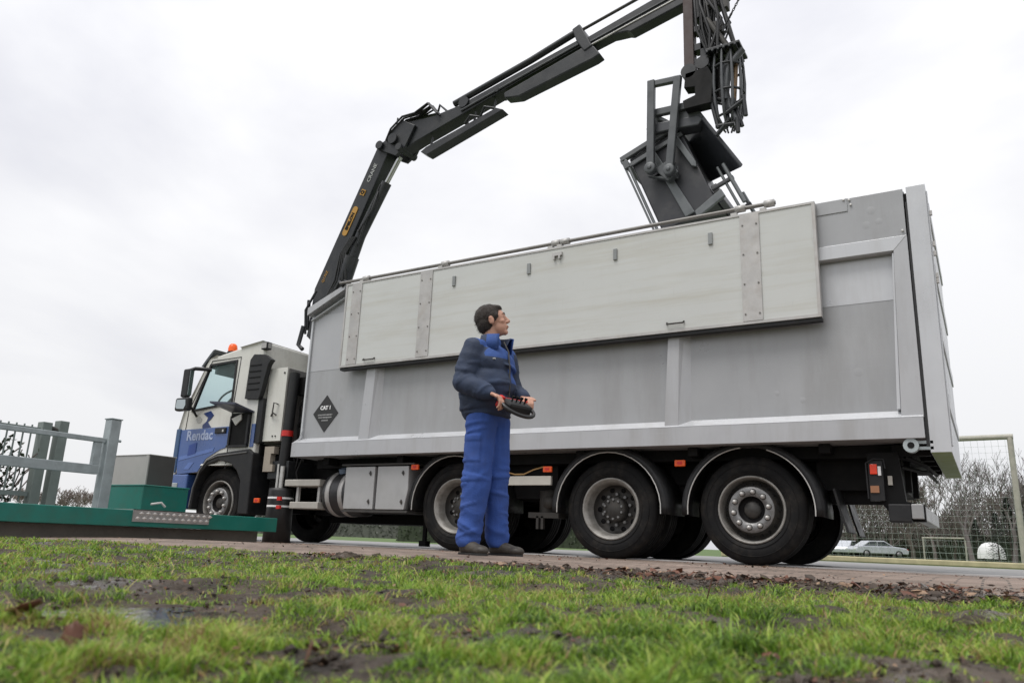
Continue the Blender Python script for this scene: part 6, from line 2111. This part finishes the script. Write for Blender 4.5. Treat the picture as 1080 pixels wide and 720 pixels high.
# ================================================================ BACKGROUND THINGS
def goal(loc_r, width, height, depth_, post_r, label, rot=0.0, net=0.12, netr=0.0022):
    g = tag(empty('football_goal', loc_r), label, 'goal', 'goals on the sports field')
    g.rotation_euler = (0, 0, rot)
    for x_ in (0, -width):
        MB().tube([(x_, 0, -0.05), (x_, 0, height)], post_r, 10).build('goal_post', [goalm], g)
    MB().tube([(-width - post_r, 0, height), (post_r, 0, height)], post_r, 10).build('crossbar', [goalm], g)
    m = MB()
    nx, nz_ = int(width / net), int(height / net)
    def sag(u, v): return depth_ * (0.35 + 0.65 * (1 - v)) * (0.9 + 0.1 * math.sin(u * 9))
    for i in range(nx + 1):
        x_ = -width * i / nx
        m.tube([(x_, sag(i / nx, j / 6.0), height * j / 6.0 - (0.05 if j < 6 else 0)) for j in range(7)] + [(x_, 0, height)], netr, 3, 0, False, caps=False)
    for j in range(nz_ + 1):
        z_ = height * j / nz_
        m.tube([(-width * i / 12.0, sag(i / 12.0, z_ / height), z_) for i in range(13)], netr, 3, 0, False, caps=False)
    for x_ in (0, -width):
        for j in range(nz_ + 1):
            z_ = height * j / nz_
            m.tube([(x_, 0, z_), (x_, sag(0, z_ / height), z_)], netr, 3, 0, False, caps=False)
    m.build('goal_net', [netm], g)
    return g


goal((2.45, 10.6, 0.0), 5.0, 2.50, 1.2, 0.055, 'large football goal with tan posts and sagging net right behind the truck', R(-6), 0.12, 0.0022)
gx = at(1018, 62)
goal((gx[0], gx[1], 0.0), 3.5, 1.75, 0.8, 0.07, 'small yellowish goal standing far off in front of the hedge', R(-28), 0.5, 0.010)
tag(MB().box((-3.0, 9.42, 0.0), (24, 9.55, 0.105)).build('timber_edging', [logm], bevel=0.02), 'long pale timber edging board along the far side of the road', 'edging')


def car(loc, rot, mats, label, group='cars parked by the hedge'):
    c = tag(empty('parked_car', loc), label, 'car', group)
    c.rotation_euler = (0, 0, rot)
    low = [(-2.25, 0.32), (-2.28, 0.62), (-2.15, 0.86), (-1.35, 0.92), (1.0, 0.95), (2.05, 0.82), (2.25, 0.62), (2.22, 0.32)]
    cabp = [(-1.75, 0.90), (-1.05, 1.36), (0.25, 1.40), (1.05, 0.94)]
    m = MB().prism(low, -0.85, 0.85).prism(cabp, -0.70, 0.70)
    m.build('body', [mats], c, bevel=0.06)
    for x0, x1, x2, x3 in ((-1.45, -1.0, -0.42, -0.42), (-0.34, -0.34, 0.22, 0.85)):
        for y0, y1 in ((-0.72, -0.702), (0.702, 0.72)):
            MB().prism([(x0, 0.97), (x1, 1.29), (x2, 1.31), (x3, 0.98)], y0, y1).build('window', [darkglass], c)
    for x_ in (-1.4, 1.38):
        for y_ in (-0.86, 0.70):
            w_ = MB().lathe([(0.0001, 0), (0.31, 0), (0.32, 0.03), (0.32, 0.14), (0.31, 0.17), (0.0001, 0.17)], (x_, y_, 0.32), 'y', 20, 0).build('wheel', [rubber], c)
            MB().lathe([(0.0001, -0.01), (0.20, -0.005), (0.20, 0.0)], (x_, y_ if y_ < 0 else y_ + 0.18, 0.32), 'y', 16).build('rim', [hubm], w_)
    MB().box((-2.29, -0.7, 0.62), (-2.2, -0.45, 0.76)).build('headlight', [white], c)
    MB().box((2.2, -0.7, 0.62), (2.27, -0.45, 0.76)).build('tail_light', [redm], c)


rt_ang = math.atan2(rt.y, rt.x)
car(at(925, 66), rt_ang + 0.05, carm, 'silver saloon parked on the field edge behind the tail of the truck')
car(at(893, 70), rt_ang + 0.9, carm, 'pale car partly hidden behind the last truck wheel')
cx, cy, _ = at(1044, 60)
dm = MB().lathe([(0.95, 0.0), (0.93, 0.45), (0.82, 0.80), (0.58, 1.08), (0.30, 1.20), (0.0001, 1.23)], (0, 0, 0.25), 'z', 28).build('dome_shelter', [whitem])
dm.location = (cx, cy, 0)
tag(dm, 'small round white dome standing in front of the dark hedge', 'dome')
# brick house
hx_, hy_, _ = at(1001, 100)
h = tag(empty('brick_house', (hx_, hy_, 0)), 'red brick house barely visible between the trees behind the small goal', 'house')
h.rotation_euler = (0, 0, rt_ang)
MB().box((-4, -3, 0), (4, 3, 2.6)).build('wall', [brickm], h)
MB().prism([(-4.3, 2.6), (4.3, 2.6), (0.5, 4.2), (-0.5, 4.2)], -3.3, 3.3).build('roof', [roofm], h)
for x_ in (-2.2, 1.6): MB().box((x_ - 0.6, -3.03, 0.9), (x_ + 0.6, -3.001, 2.1)).build('window', [darkglass], h)
